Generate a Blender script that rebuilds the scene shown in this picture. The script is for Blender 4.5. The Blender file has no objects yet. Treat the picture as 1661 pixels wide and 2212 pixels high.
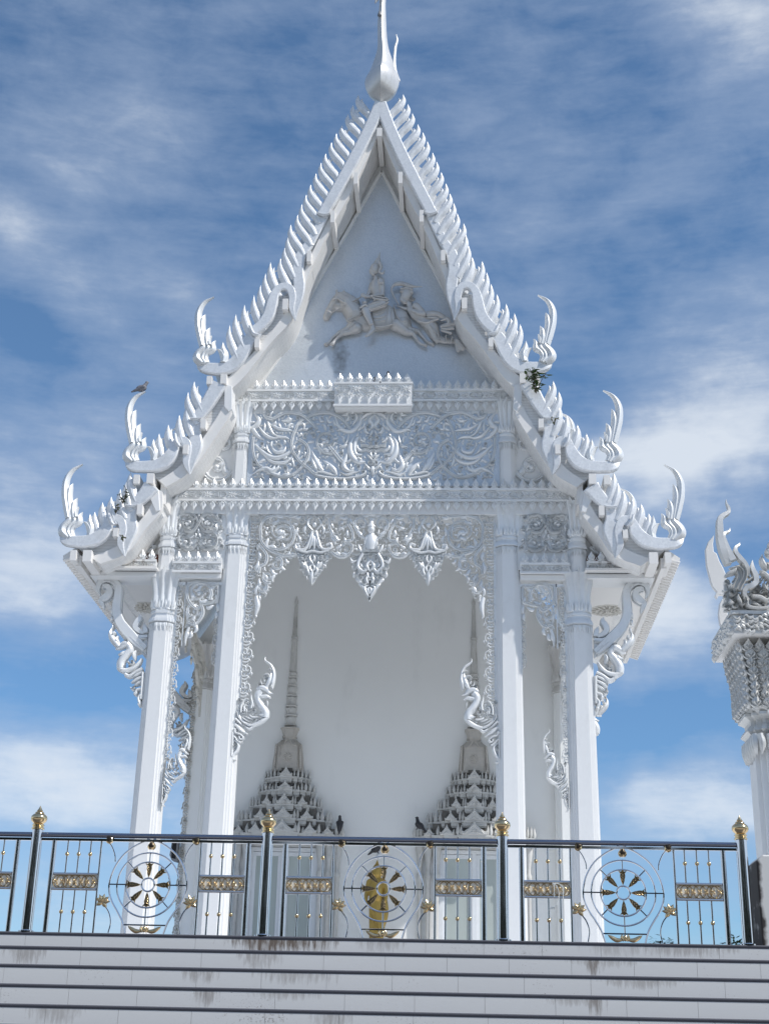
import bpy, bmesh, math, random
import numpy as np
from mathutils import Vector, Matrix
random.seed(7)
sc = bpy.context.scene
COL = sc.collection
PI = math.pi
# ------------------------------------------------------------------ camera
F, W, H = 3000.0, 1661.0, 2212.0
PIT, YAW, ROL = (math.radians(a) for a in (21.973, 3.2952, 1.3703))
CAM = np.array([1.81, -27.0, 1.6])
_cy, _sy, _cp, _sp = math.cos(YAW), math.sin(YAW), math.cos(PIT), math.sin(PIT)
FWD = np.array([-_sy*_cp, _cy*_cp, _sp]); RT0 = np.array([_cy, _sy, 0.0]); UP0 = np.cross(RT0, FWD)
RT = math.cos(ROL)*RT0 + math.sin(ROL)*UP0; UP = math.cos(ROL)*UP0 - math.sin(ROL)*RT0
def at(px, py, Y):
    """measured point of the photograph -> (x, z) on the vertical plane y = Y"""
    d = FWD*F + RT*(px-W/2) - UP*(py-H/2)
    p = CAM + d*((Y-CAM[1])/d[1])
    return (float(p[0]), float(p[2]))
def ray(px, py):
    d = FWD*F + RT*(px-W/2) - UP*(py-H/2)
    return d/np.linalg.norm(d)
S0 = 0.864204
class K:
    """measuring frame: pixels of one enlarged crop of the photograph on the plane y = Y"""
    def __init__(s, ox, oy, k, Y, axis=None):
        s.ox, s.oy, s.k, s.Y = ox, oy, k, Y
        s.dx = 0.0
        if axis is not None: s.dx = -s.p(*axis)[0]
        a = s.p(400, 400); b = s.p(500, 400); s.m = math.hypot(b[0]-a[0], b[1]-a[1])/100.0
    def p(s, x, y):
        q = at((s.ox+x/s.k)*S0, (s.oy+y/s.k)*S0, s.Y); return (q[0]+s.dx, q[1])
    def __call__(s, pts): return [s.p(*q) for q in pts]
cam = bpy.data.cameras.new("camera"); camo = bpy.data.objects.new("camera", cam); COL.objects.link(camo)
M = Matrix(((RT[0], UP[0], -FWD[0], CAM[0]), (RT[1], UP[1], -FWD[1], CAM[1]), (RT[2], UP[2], -FWD[2], CAM[2]), (0, 0, 0, 1)))
camo.matrix_world = M
cam.sensor_fit = 'VERTICAL'; cam.sensor_height = 36.0; cam.lens = 36.0*F/H; cam.clip_end = 20000
sc.camera = camo
# ------------------------------------------------------------------ materials
def mat(name): 
    m = bpy.data.materials.new(name); m.use_nodes = True
    n = m.node_tree.nodes; return m, n, m.node_tree.links, n["Principled BSDF"]
def simple(name, col, rough=.5, metal=0.0, var=.06, scale=8.0, bump=0.0, bscale=60.0, dirt=None, dirtamt=0.0, dscale=2.0, spec=.5):
    m, n, l, b = mat(name)
    tc = n.new("ShaderNodeTexCoord")
    nz = n.new("ShaderNodeTexNoise"); nz.inputs["Scale"].default_value = scale; nz.inputs["Detail"].default_value = 6
    l.new(tc.outputs["Object"], nz.inputs["Vector"])
    mx = n.new("ShaderNodeMixRGB"); mx.inputs[1].default_value = (*[c*(1-var) for c in col], 1); mx.inputs[2].default_value = (*[min(1, c*(1+var)) for c in col], 1)
    l.new(nz.outputs["Fac"], mx.inputs[0]); out = mx.outputs[0]
    if dirt:
        mp = n.new("ShaderNodeMapping"); mp.inputs["Scale"].default_value = (1, 1, .35); l.new(tc.outputs["Object"], mp.inputs[0])
        n2 = n.new("ShaderNodeTexNoise"); n2.inputs["Scale"].default_value = dscale; n2.inputs["Detail"].default_value = 9; n2.inputs["Roughness"].default_value = .7
        l.new(mp.outputs[0], n2.inputs["Vector"])
        r = n.new("ShaderNodeMapRange"); r.inputs[1].default_value = .56; r.inputs[2].default_value = .78; r.inputs[4].default_value = dirtamt
        l.new(n2.outputs["Fac"], r.inputs[0])
        m2 = n.new("ShaderNodeMixRGB"); m2.inputs[2].default_value = (*dirt, 1); l.new(r.outputs[0], m2.inputs[0]); l.new(out, m2.inputs[1]); out = m2.outputs[0]
    l.new(out, b.inputs["Base Color"])
    b.inputs["Roughness"].default_value = rough; b.inputs["Metallic"].default_value = metal
    b.inputs["Specular IOR Level"].default_value = spec
    if bump:
        v = n.new("ShaderNodeTexNoise"); v.inputs["Scale"].default_value = bscale; v.inputs["Detail"].default_value = 3; l.new(tc.outputs["Object"], v.inputs["Vector"])
        bp = n.new("ShaderNodeBump"); bp.inputs["Strength"].default_value = bump; bp.inputs["Distance"].default_value = .01
        l.new(v.outputs["Fac"], bp.inputs["Height"]); l.new(bp.outputs[0], b.inputs["Normal"])
    return m
MT = {}
BROWN = (.16, .11, .075)
MT['white'] = simple('white_paint', (.80, .80, .79), .45, var=.03, bump=.08, bscale=25, dirt=(.42, .40, .37), dirtamt=.35, dscale=1.3)
MT['soffit'] = simple('soffit_paint', (.80, .78, .75), .6, var=.02, dirt=(.55, .53, .50), dirtamt=.25, dscale=1.1)
MT['wall'] = simple('wall_paint', (.88, .885, .87), .7, var=.02, scale=1.2, dirt=(.52, .53, .52), dirtamt=.3, dscale=.8)
MT['silver'] = simple('silver_white_paint', (.79, .80, .80), .36, metal=.22, var=.05, bump=.12, bscale=40, dirt=(.34, .31, .27), dirtamt=.35, dscale=2.5)
MT['relief'] = simple('pearl_paint', (.70, .69, .67), .36, metal=.35, var=.08, bump=.1, bscale=30, dirt=(.25, .23, .20), dirtamt=.6, dscale=3)
MT['figure'] = simple('warm_grey_pearl', (.57, .555, .535), .38, metal=.25, var=.12, bump=.15, bscale=30, dirt=(.20, .17, .14), dirtamt=.7, dscale=4)
MT['gatesilver'] = simple('aged_silver_paint', (.68, .675, .65), .38, metal=.28, var=.1, bump=.2, bscale=40, dirt=(.22, .20, .17), dirtamt=.7, dscale=5)
MT['greystone'] = simple('grey_stucco', (.60, .595, .57), .75, var=.1, scale=14, bump=.25, bscale=40, dirt=(.10, .085, .07), dirtamt=.7, dscale=5)
MT['agedstone'] = simple('stained_stucco', (.54, .51, .465), .8, var=.15, scale=14, bump=.25, bscale=40, dirt=(.10, .065, .04), dirtamt=.85, dscale=4)
MT['dirtywhite'] = simple('stained_white', (.62, .60, .55), .7, var=.12, bump=.2, bscale=30, dirt=(.12, .10, .08), dirtamt=.9, dscale=3.5)
MT['black'] = simple('dark_recess', (.02, .02, .02), .9)
MT['recess'] = simple('shaded_mouldy_recess', (.17, .16, .145), .9, var=.5, scale=12)  # shadow of the pediment gaps painted into the colour, along with black mould
MT['chrome'] = simple('polished_steel', (.74, .74, .75), .07, metal=1.0, var=.02)
MT['darkchrome'] = simple('dark_polished_steel', (.30, .31, .36), .12, metal=1.0, var=.03)
MT['gold'] = simple('polished_brass', (.80, .60, .34), .16, metal=1.0, var=.06)
MT['oldgold'] = simple('dark_brass', (.40, .27, .11), .3, metal=1.0, var=.25, scale=60)
MT['blackgold'] = simple('blackened_brass', (.06, .045, .03), .3, metal=.7, var=.2)
MT['statuegold'] = simple('gold_leaf', (.47, .32, .085), .42, metal=.5, var=.12, scale=5, bump=.1)
MT['nosing'] = simple('dark_granite', (.105, .105, .12), .35, var=.25, scale=120, bump=.1, bscale=200)
MT['groove'] = simple('tile_joint', (.58, .55, .50), .9)
MT['bird'] = simple('dark_feathers', (.035, .035, .04), .6, var=.3, scale=40)
MT['birdgrey'] = simple('grey_feathers', (.17, .17, .19), .6, var=.4, scale=30)
MT['glass'] = simple('door_glass', (.46, .51, .49), .06, var=.04, scale=1.0, spec=.8)
MT['alu'] = simple('white_aluminium', (.78, .80, .82), .3)
MT['leaf'] = simple('leaf_green', (.055, .095, .025), .5, var=.5, scale=20)
MT['leafdark'] = simple('leaf_dark_green', (.030, .055, .018), .55, var=.5, scale=10)
MT['shade_leaf'] = simple('deep_green_leaf', (.018, .028, .012), .7, var=.5, scale=3)
MT['bark'] = simple('bark', (.14, .11, .08), .9, var=.3)
MT['string'] = simple('white_string', (.75, .78, .76), .6)
MT['speaker'] = simple('grey_plastic', (.25, .25, .26), .5)
MT['ground'] = simple('dark_asphalt', (.055, .057, .055), .9, var=.3, scale=.5)
MT['paving'] = simple('pale_concrete', (.34, .335, .32), .85, var=.15, scale=1.5)
MT['terrace_tile'] = simple('white_floor_tile', (.84, .84, .83), .35, var=.03)
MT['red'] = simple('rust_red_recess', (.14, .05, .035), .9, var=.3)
MT['pier'] = simple('pier_plaster', (.70, .695, .67), .7, var=.05, bump=.15, bscale=30, dirt=(.3, .28, .25), dirtamt=.5, dscale=2)

def mosaic():
    m, n, l, b = mat('mirror_mosaic')
    tc = n.new("ShaderNodeTexCoord"); mp = n.new("ShaderNodeMapping"); mp.inputs["Rotation"].default_value = (0, .6, 0); l.new(tc.outputs["Object"], mp.inputs[0])
    v = n.new("ShaderNodeTexVoronoi"); v.inputs["Scale"].default_value = 26; v.distance = 'CHEBYCHEV'; v.inputs["Randomness"].default_value = .75
    l.new(mp.outputs[0], v.inputs["Vector"])
    nz = n.new("ShaderNodeTexNoise"); nz.inputs["Scale"].default_value = 2.2; nz.inputs["Detail"].default_value = 8; l.new(tc.outputs["Object"], nz.inputs["Vector"])
    r = n.new("ShaderNodeMapRange"); r.inputs[1].default_value = .58; r.inputs[2].default_value = .8; r.inputs[4].default_value = .45; l.new(nz.outputs["Fac"], r.inputs[0])
    h = n.new("ShaderNodeSeparateColor"); l.new(v.outputs["Color"], h.inputs[0])
    mx = n.new("ShaderNodeMixRGB"); mx.inputs[1].default_value = (.70, .715, .73, 1); mx.inputs[2].default_value = (.80, .81, .82, 1); l.new(h.outputs[0], mx.inputs[0])
    m2 = n.new("ShaderNodeMixRGB"); m2.inputs[2].default_value = (.45, .44, .42, 1); l.new(r.outputs[0], m2.inputs[0]); l.new(mx.outputs[0], m2.inputs[1]); l.new(m2.outputs[0], b.inputs["Base Color"])
    b.inputs["Metallic"].default_value = .15
    rr = n.new("ShaderNodeMapRange"); rr.inputs[3].default_value = .34; rr.inputs[4].default_value = .5; l.new(h.outputs[1], rr.inputs[0]); l.new(rr.outputs[0], b.inputs["Roughness"])
    ad = n.new("ShaderNodeMath"); ad.operation = 'ADD'; l.new(h.outputs[2], ad.inputs[0]); l.new(v.outputs["Distance"], ad.inputs[1])
    bp = n.new("ShaderNodeBump"); bp.inputs["Strength"].default_value = .07; bp.inputs["Distance"].default_value = .008; l.new(ad.outputs[0], bp.inputs["Height"]); l.new(bp.outputs[0], b.inputs["Normal"])
    return m
MT['mosaic'] = mosaic()
def hatch(stained=True):
    m, n, l, b = mat('woven_tile_panel' if stained else 'woven_tile_border')
    tc = n.new("ShaderNodeTexCoord"); sx = n.new("ShaderNodeSeparateXYZ"); l.new(tc.outputs["Object"], sx.inputs[0])
    cb = n.new("ShaderNodeCombineXYZ"); l.new(sx.outputs[0], cb.inputs[0]); l.new(sx.outputs[2], cb.inputs[1])
    mp = n.new("ShaderNodeMapping"); mp.inputs["Rotation"].default_value = (0, 0, PI/4); mp.inputs["Scale"].default_value = (1, 1, 1); l.new(cb.outputs[0], mp.inputs[0])
    br = n.new("ShaderNodeTexBrick"); br.inputs["Scale"].default_value = 12; br.inputs["Mortar Size"].default_value = .012; br.inputs["Color1"].default_value = (.64, .69, .74, 1); br.inputs["Color2"].default_value = (.72, .76, .80, 1); br.inputs["Mortar"].default_value = (.52, .55, .58, 1)
    if not stained: br.inputs['Color1'].default_value = (.78, .78, .77, 1); br.inputs['Color2'].default_value = (.72, .72, .71, 1); br.inputs['Mortar'].default_value = (.55, .55, .55, 1); br.inputs['Scale'].default_value = 7
    l.new(mp.outputs[0], br.inputs["Vector"])
    nz = n.new("ShaderNodeTexNoise"); nz.inputs["Scale"].default_value = 1.6; nz.inputs["Detail"].default_value = 9; nz.inputs["Roughness"].default_value = .75; l.new(tc.outputs["Object"], nz.inputs["Vector"])
    r = n.new("ShaderNodeMapRange"); r.inputs[1].default_value = .55; r.inputs[2].default_value = .8; r.inputs[4].default_value = .35; l.new(nz.outputs["Fac"], r.inputs[0])
    # a dark run-off stain below the horse's front legs
    x0, z0 = at(735, 775, 0)
    def gauss(axis, c, s):
        a = n.new("ShaderNodeMath"); a.operation = 'SUBTRACT'; a.inputs[1].default_value = c; l.new(sx.outputs[axis], a.inputs[0])
        d = n.new("ShaderNodeMath"); d.operation = 'DIVIDE'; d.inputs[1].default_value = s; l.new(a.outputs[0], d.inputs[0])
        q = n.new("ShaderNodeMath"); q.operation = 'MULTIPLY'; l.new(d.outputs[0], q.inputs[0]); l.new(d.outputs[0], q.inputs[1]); return q
    g1, g2 = gauss(0, x0, .20), gauss(2, z0+.05, .55)
    sm = n.new("ShaderNodeMath"); sm.operation = 'ADD'; l.new(g1.outputs[0], sm.inputs[0]); l.new(g2.outputs[0], sm.inputs[1])
    n2 = n.new("ShaderNodeTexNoise"); n2.inputs["Scale"].default_value = 9; n2.inputs["Detail"].default_value = 8; l.new(tc.outputs["Object"], n2.inputs["Vector"])
    s2 = n.new("ShaderNodeMath"); s2.operation = 'MULTIPLY_ADD'; s2.inputs[1].default_value = 2.4; l.new(n2.outputs["Fac"], s2.inputs[0]); l.new(sm.outputs[0], s2.inputs[2])
    st = n.new("ShaderNodeMapRange"); st.inputs[1].default_value = 2.2; st.inputs[2].default_value = .9; st.inputs[3].default_value = 0; st.inputs[4].default_value = .8 if stained else 0.0; l.new(s2.outputs[0], st.inputs[0])
    mxx = n.new("ShaderNodeMath"); mxx.operation = 'MAXIMUM'; l.new(st.outputs[0], mxx.inputs[0]); l.new(r.outputs[0], mxx.inputs[1])
    m2 = n.new("ShaderNodeMixRGB"); m2.inputs[2].default_value = (.22, .22, .22, 1); l.new(mxx.outputs[0], m2.inputs[0]); l.new(br.outputs["Color"], m2.inputs[1]); l.new(m2.outputs[0], b.inputs["Base Color"])
    b.inputs["Roughness"].default_value = .32; b.inputs["Metallic"].default_value = .35 if stained else .05
    bp = n.new("ShaderNodeBump"); bp.inputs["Strength"].default_value = .6; bp.inputs["Distance"].default_value = .012; l.new(br.outputs["Fac"], bp.inputs["Height"]); bp.invert = True; l.new(bp.outputs[0], b.inputs["Normal"])
    return m
MT['hatch'] = hatch()
MT['weave'] = hatch(False)
def weave_roof():
    m, n, l, b = mat('woven_soffit'); tc = n.new("ShaderNodeTexCoord"); sx = n.new("ShaderNodeSeparateXYZ"); l.new(tc.outputs["Object"], sx.inputs[0])
    cb = n.new("ShaderNodeCombineXYZ"); l.new(sx.outputs[1], cb.inputs[0]); l.new(sx.outputs[2], cb.inputs[1])
    mp = n.new("ShaderNodeMapping"); mp.inputs["Rotation"].default_value = (0, 0, PI/4); l.new(cb.outputs[0], mp.inputs[0])
    br = n.new("ShaderNodeTexBrick"); br.inputs["Scale"].default_value = 5.5; br.inputs["Mortar Size"].default_value = .02; br.inputs["Color1"].default_value = (.86, .85, .83, 1); br.inputs["Color2"].default_value = (.79, .78, .76, 1); br.inputs["Mortar"].default_value = (.66, .65, .63, 1); l.new(mp.outputs[0], br.inputs["Vector"])
    l.new(br.outputs["Color"], b.inputs["Base Color"]); b.inputs["Roughness"].default_value = .5
    bp = n.new("ShaderNodeBump"); bp.inputs["Strength"].default_value = .6; bp.inputs["Distance"].default_value = .012; bp.invert = True; l.new(br.outputs["Fac"], bp.inputs["Height"]); l.new(bp.outputs[0], b.inputs["Normal"]); return m
MT['weave_roof'] = weave_roof()
def tile_mat(name, stains=(), base=(.74, .74, .725)):
    """glossy white step tiles: speckled dirt in blotches, and run-off streaks hanging from given (x, z, half width, length)"""
    m, n, l, b = mat(name)
    tc = n.new("ShaderNodeTexCoord"); sx = n.new("ShaderNodeSeparateXYZ"); l.new(tc.outputs["Object"], sx.inputs[0])
    def math_(op, a, c, d=None):
        q = n.new("ShaderNodeMath"); q.operation = op
        for i, v in enumerate((a, c, d)):
            if v is None: continue
            if isinstance(v, (int, float)): q.inputs[i].default_value = v
            else: l.new(v, q.inputs[i])
        return q.outputs[0]
    nz = n.new("ShaderNodeTexNoise"); nz.inputs["Scale"].default_value = .9; nz.inputs["Detail"].default_value = 4; l.new(tc.outputs["Object"], nz.inputs["Vector"])
    sp = n.new("ShaderNodeTexNoise"); sp.inputs["Scale"].default_value = 55; sp.inputs["Detail"].default_value = 4; sp.inputs["Roughness"].default_value = .75; l.new(tc.outputs["Object"], sp.inputs["Vector"])
    blot = n.new("ShaderNodeMapRange"); blot.inputs[1].default_value = .5; blot.inputs[2].default_value = .72; blot.inputs[3].default_value = .0; blot.inputs[4].default_value = .15; l.new(nz.outputs["Fac"], blot.inputs[0])
    s = math_('ADD', sp.outputs["Fac"], blot.outputs[0])
    f = n.new("ShaderNodeMapRange"); f.inputs[1].default_value = .66; f.inputs[2].default_value = .80; f.inputs[4].default_value = .8; l.new(s, f.inputs[0]); fac = f.outputs[0]
    mp = n.new("ShaderNodeMapping"); mp.inputs["Scale"].default_value = (30, 30, 5); l.new(tc.outputs["Object"], mp.inputs[0])
    n3 = n.new("ShaderNodeTexNoise"); n3.inputs["Scale"].default_value = 1; n3.inputs["Detail"].default_value = 7; n3.inputs["Roughness"].default_value = .65; l.new(mp.outputs[0], n3.inputs["Vector"])
    for (x, z, hw, ln, amt) in stains:
        dx = math_('DIVIDE', math_('SUBTRACT', sx.outputs[0], x), hw); dz = math_('DIVIDE', math_('SUBTRACT', z, sx.outputs[2]), ln)
        v = math_('ADD', math_('MULTIPLY', dx, dx), math_('MULTIPLY', dz, dz))
        t = math_('SUBTRACT', math_('MULTIPLY', n3.outputs["Fac"], 1.9), v)
        q = n.new("ShaderNodeMapRange"); q.inputs[1].default_value = .55; q.inputs[2].default_value = 1.0; q.inputs[4].default_value = amt*.75; l.new(t, q.inputs[0])
        fac = math_('MAXIMUM', fac, q.outputs[0])
    mx = n.new("ShaderNodeMixRGB"); mx.inputs[1].default_value = (*base, 1); mx.inputs[2].default_value = (.15, .11, .08, 1); l.new(fac, mx.inputs[0]); l.new(mx.outputs[0], b.inputs["Base Color"])
    b.inputs["Roughness"].default_value = .32
    return m
# ------------------------------------------------------------------ mesh builder
def cr(pts, n):
    """Catmull-Rom through pts (any dimension), n samples by chord length"""
    P = np.array(pts, float)
    if len(P) == 2: return P[0] + (P[1]-P[0])*np.linspace(0, 1, n)[:, None]
    d = np.r_[0, np.cumsum(np.maximum(np.linalg.norm(np.diff(P[:, :2], axis=0), axis=1), 1e-6))]
    Q = np.vstack([2*P[0]-P[1], P, 2*P[-1]-P[-2]]); out = []
    for t in np.linspace(0, d[-1], n):
        i = min(max(int(np.searchsorted(d, t, side='right'))-1, 0), len(P)-2)
        u = (t-d[i])/(d[i+1]-d[i]); a, b, c, e = Q[i], Q[i+1], Q[i+2], Q[i+3]
        out.append(.5*((2*b)+(-a+c)*u+(2*a-5*b+4*c-e)*u*u+(-a+3*b-3*c+e)*u**3))
    return np.array(out)
SEC = {'r': [(-1, 0), (-.85, .5), (-.5, .87), (0, 1), (.5, .87), (.85, .5), (1, 0)],
       'g': [(-1, 0), (-.88, .7), (-.55, 1), (-.14, .55), (.14, .55), (.55, 1), (.88, .7), (1, 0)],
       't': [(-1, 0), (0, 1), (1, 0)],
       'f': [(-1, 0), (-1, .75), (-.8, 1), (.8, 1), (1, .75), (1, 0)],
       'd': [(-1, 0), (-.45, .8), (0, 1), (.45, .8), (1, 0), (.45, -.8), (0, -1), (-.45, -.8)],
       'h': [(-1, -.7), (-1, .7), (-.8, 1), (.8, 1), (1, .7), (1, -.7), (.8, -1), (-.8, -1)],
       'o': [(-1, 0), (-.7, .7), (0, 1), (.7, .7), (1, 0), (.7, -.7), (0, -1), (-.7, -.7)]}
class MB:
    def __init__(s): s.v = []; s.f = []
    def add(s, v, f):
        o = len(s.v); s.v.extend([tuple(map(float, q)) for q in v]); s.f.extend([tuple(i+o for i in q) for q in f]); return s
    def box(s, x0, x1, y0, y1, z0, z1):
        v = [(x, y, z) for x in (x0, x1) for y in (y0, y1) for z in (z0, z1)]
        return s.add(v, [(0, 1, 3, 2), (4, 6, 7, 5), (0, 4, 5, 1), (2, 3, 7, 6), (0, 2, 6, 4), (1, 5, 7, 3)])
    def prism(s, o, y0, y1, ch=0.0):
        """outline o of (x, z), extruded from y0 (front) to y1, front edge chamfered by ch"""
        o = np.array(o, float); n = len(o)
        if np.sum(o[:, 0]*np.roll(o[:, 1], -1)-np.roll(o[:, 0], -1)*o[:, 1]) < 0: o = o[::-1]
        rings = []
        if ch > 0:
            e = np.roll(o, -1, 0)-o; e /= np.maximum(np.linalg.norm(e, axis=1), 1e-9)[:, None]
            nn = np.stack([-e[:, 1], e[:, 0]], 1); a = nn+np.roll(nn, 1, 0); a /= np.maximum(np.linalg.norm(a, axis=1), .5)[:, None]
            rings = [[(x, y0, z) for x, z in o+a*ch], [(x, y0+ch, z) for x, z in o]]
        else: rings = [[(x, y0, z) for x, z in o]]
        rings.append([(x, y1, z) for x, z in o])
        v = [p for r in rings for p in r]; f = [tuple(range(n)), tuple(range(len(v)-1, len(v)-n-1, -1))]
        for k in range(len(rings)-1):
            for i in range(n): j = (i+1) % n; f.append((k*n+j, k*n+i, (k+1)*n+i, (k+1)*n+j))
        return s.add(v, f)
    def strip(s, A, B, y0, y1):
        """solid band between two equally long polylines A, B of (x, z)"""
        n = len(A); v = [(x, y, z) for y in (y0, y1) for P in (A, B) for x, z in P]; f = []
        for i in range(n-1):
            a, b = i, n+i
            f += [(a, b, b+1, a+1), (2*n+a, 2*n+a+1, 2*n+b+1, 2*n+b), (a, a+1, 2*n+a+1, 2*n+a), (b, 2*n+b, 2*n+b+1, b+1)]
        f += [(0, 2*n, 3*n, n), (n-1, 2*n-1, 4*n-1, 3*n-1)]
        return s.add(v, f)
    def blade(s, pts, w, y, h, sec='r', n=None, prof=None):
        """sweep in the plane y: pts (x, z), half width w (number or list) and relief height h towards the viewer"""
        P = [tuple(p) for p in pts]
        n = n or max(5, 3*len(P))
        if isinstance(w, (list, tuple)): C = cr([p+(q,) for p, q in zip(P, w)], n); ww = np.maximum(C[:, 2], .0004)
        else:
            C = cr(P, n); t = np.linspace(0, 1, n)
            if prof == 'tail': ww = w*np.minimum(1, .55+t*4)*(1-t)**.75
            elif prof == 'leaf': ww = w*np.sin(PI*np.clip(t, .02, .985))**.7
            elif prof == 'head': ww = w*np.minimum(1, .2+.8*t)
            else: ww = w*np.ones(n)
            ww = np.maximum(ww, .0006)
        wm = ww.max(); C = C[:, :2]
        T = np.gradient(C, axis=0); T /= np.maximum(np.linalg.norm(T, axis=1), 1e-9)[:, None]; N = np.stack([-T[:, 1], T[:, 0]], 1)
        S = SEC[sec]; m = len(S); v = []
        for c, nn, q in zip(C, N, ww):
            hh = h*min(1.0, .25+.75*q/wm) if sec not in 'h' else h
            for u, g in S: v.append((c[0]+nn[0]*u*q, y-g*hh, c[1]+nn[1]*u*q))
        f = []
        for i in range(n-1):
            for j in range(m):
                k = (j+1) % m; f.append((i*m+j, i*m+k, (i+1)*m+k, (i+1)*m+j))
        f += [tuple(range(m-1, -1, -1)), tuple(range((n-1)*m, n*m))]
        return s.add(v, f)
    def tube(s, pts, r, n=8, closed=False, smooth=None):
        P = np.array(pts, float)
        if smooth: P = cr3(P, smooth)
        m = len(P); R = r if isinstance(r, (list, tuple, np.ndarray)) else [r]*m
        T = np.gradient(P, axis=0) if not closed else np.roll(P, -1, 0)-np.roll(P, 1, 0)
        T /= np.maximum(np.linalg.norm(T, axis=1), 1e-9)[:, None]
        ref = np.array([0, 1., 0]) if abs(T[:, 1]).max() < .9 else np.array([0, 0, 1.]) if abs(T[:, 2]).max() < .9 else np.array([1., 0, 0])
        v = []
        for p, t, q in zip(P, T, R):
            a = np.cross(t, ref); a /= max(np.linalg.norm(a), 1e-9); b = np.cross(t, a)
            for k in range(n): g = 2*PI*k/n; v.append(p+q*(math.cos(g)*a+math.sin(g)*b))
        f = []
        for i in range(m if closed else m-1):
            i2 = (i+1) % m
            for k in range(n): k2 = (k+1) % n; f.append((i*n+k, i*n+k2, i2*n+k2, i2*n+k))
        if not closed: f += [tuple(range(n-1, -1, -1)), tuple(range((m-1)*n, m*n))]
        return s.add(v, f)
    def ring(s, c, R, r, n=48, m=8):
        return s.tube([(c[0]+R*math.cos(2*PI*k/n), c[1], c[2]+R*math.sin(2*PI*k/n)) for k in range(n)], r, m, closed=True)
    def lathe(s, prof, c=(0, 0, 0), n=24, fn=None):
        """prof: (r, z) from bottom to top; fn(angle, i) scales the radius"""
        v = []; m = len(prof)
        for i, (r, z) in enumerate(prof):
            for k in range(n):
                a = 2*PI*k/n; q = r*(fn(a, i) if fn else 1); v.append((c[0]+q*math.cos(a), c[1]+q*math.sin(a), c[2]+z))
        f = [tuple(range(n-1, -1, -1)), tuple(range((m-1)*n, m*n))]
        for i in range(m-1):
            for k in range(n): k2 = (k+1) % n; f.append((i*n+k, i*n+k2, (i+1)*n+k2, (i+1)*n+k))
        return s.add(v, f)
    def ball(s, c, r, n=10, m=6, sc=(1, 1, 1)):
        prof = [(r*math.sin(PI*max(.02, min(.98, i/m))), -r*math.cos(PI*i/m)) for i in range(m+1)]
        b = MB().lathe(prof, (0, 0, 0), n); return s.add([(c[0]+x*sc[0], c[1]+y*sc[1], c[2]+z*sc[2]) for x, y, z in b.v], b.f)
    def cone(s, p, q, r0, r1, n=10):
        """tapered limb with rounded ends from p to q"""
        p, q = np.array(p, float), np.array(q, float)
        s.tube([p+(q-p)*t for t in (0, .25, .5, .75, 1)], [r0+(r1-r0)*t for t in (0, .25, .5, .75, 1)], n)
        s.ball(p, r0, n, 6); s.ball(q, r1, n, 6); return s
    def poly3(s, v, f): return s.add(v, f)
    def merge(s, o): return s.add(o.v, o.f)
    def mapped(s, fn, flip=False):
        o = MB(); o.v = [tuple(fn(*q)) for q in s.v]; o.f = [tuple(reversed(q)) for q in s.f] if flip else list(s.f); return o
    def mirror(s): return s.mapped(lambda x, y, z: (-x, y, z), True)
    def shift(s, dx=0, dy=0, dz=0): return s.mapped(lambda x, y, z: (x+dx, y+dy, z+dz))
    def both(s): o = MB().merge(s); o.merge(s.mirror()); return o
def cr3(P, n):
    P = np.array(P, float); d = np.r_[0, np.cumsum(np.linalg.norm(np.diff(P, axis=0), axis=1))]; Q = np.vstack([2*P[0]-P[1], P, 2*P[-1]-P[-2]]); out = []
    for t in np.linspace(0, d[-1], n):
        i = min(max(int(np.searchsorted(d, t, side='right'))-1, 0), len(P)-2); u = (t-d[i])/max(d[i+1]-d[i], 1e-9); a, b, c, e = Q[i], Q[i+1], Q[i+2], Q[i+3]
        out.append(.5*((2*b)+(-a+c)*u+(2*a-5*b+4*c-e)*u*u+(-a+3*b-3*c+e)*u**3))
    return np.array(out)
WL = {}
def wl(o): return WL.get(o.name, np.zeros(3)) if o else np.zeros(3)
def obj(name, mb, m, parent=None, origin=(0, 0, 0), sharp=38, mods=None):
    me = bpy.data.meshes.new(name); o = np.array(origin, float)
    me.from_pydata([tuple(np.array(q)-o) for q in mb.v], [], mb.f); me.update()
    bm = bmesh.new(); bm.from_mesh(me); bmesh.ops.recalc_face_normals(bm, faces=bm.faces); bm.to_mesh(me); bm.free()
    me.polygons.foreach_set("use_smooth", [bool(sharp)]*len(me.polygons))
    if sharp: me.set_sharp_from_angle(angle=math.radians(sharp))
    me.materials.append(MT[m] if isinstance(m, str) else m)
    ob = bpy.data.objects.new(name, me); COL.objects.link(ob); WL[ob.name] = o
    if parent: ob.parent = parent
    ob.location = tuple(o-wl(parent))
    if mods:
        vs, it = mods
        r = ob.modifiers.new("skin", 'REMESH'); r.mode = 'VOXEL'; r.voxel_size = vs; r.use_smooth_shade = True
        q = ob.modifiers.new("soften", 'SMOOTH'); q.iterations = it; q.factor = .5
    return ob
def thing(name, label, cat, loc, group=None):
    o = bpy.data.objects.new(name, None); COL.objects.link(o); o.location = loc; o.empty_display_size = .2
    WL[o.name] = np.array(loc, float); tag(o, label, cat, group); return o
def tag(o, label, cat, group=None):
    o["label"] = label; o["category"] = cat
    if group: o["group"] = group
    return o
def copy_tree(o, parent, origin):
    c = o.copy(); COL.objects.link(c); c.parent = parent; c.location = tuple(np.array(origin)-wl(parent)); WL[c.name] = np.array(origin, float)
    for ch in o.children: copy_tree(ch, c, wl(ch)-wl(o)+np.array(origin))
    return c
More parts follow.
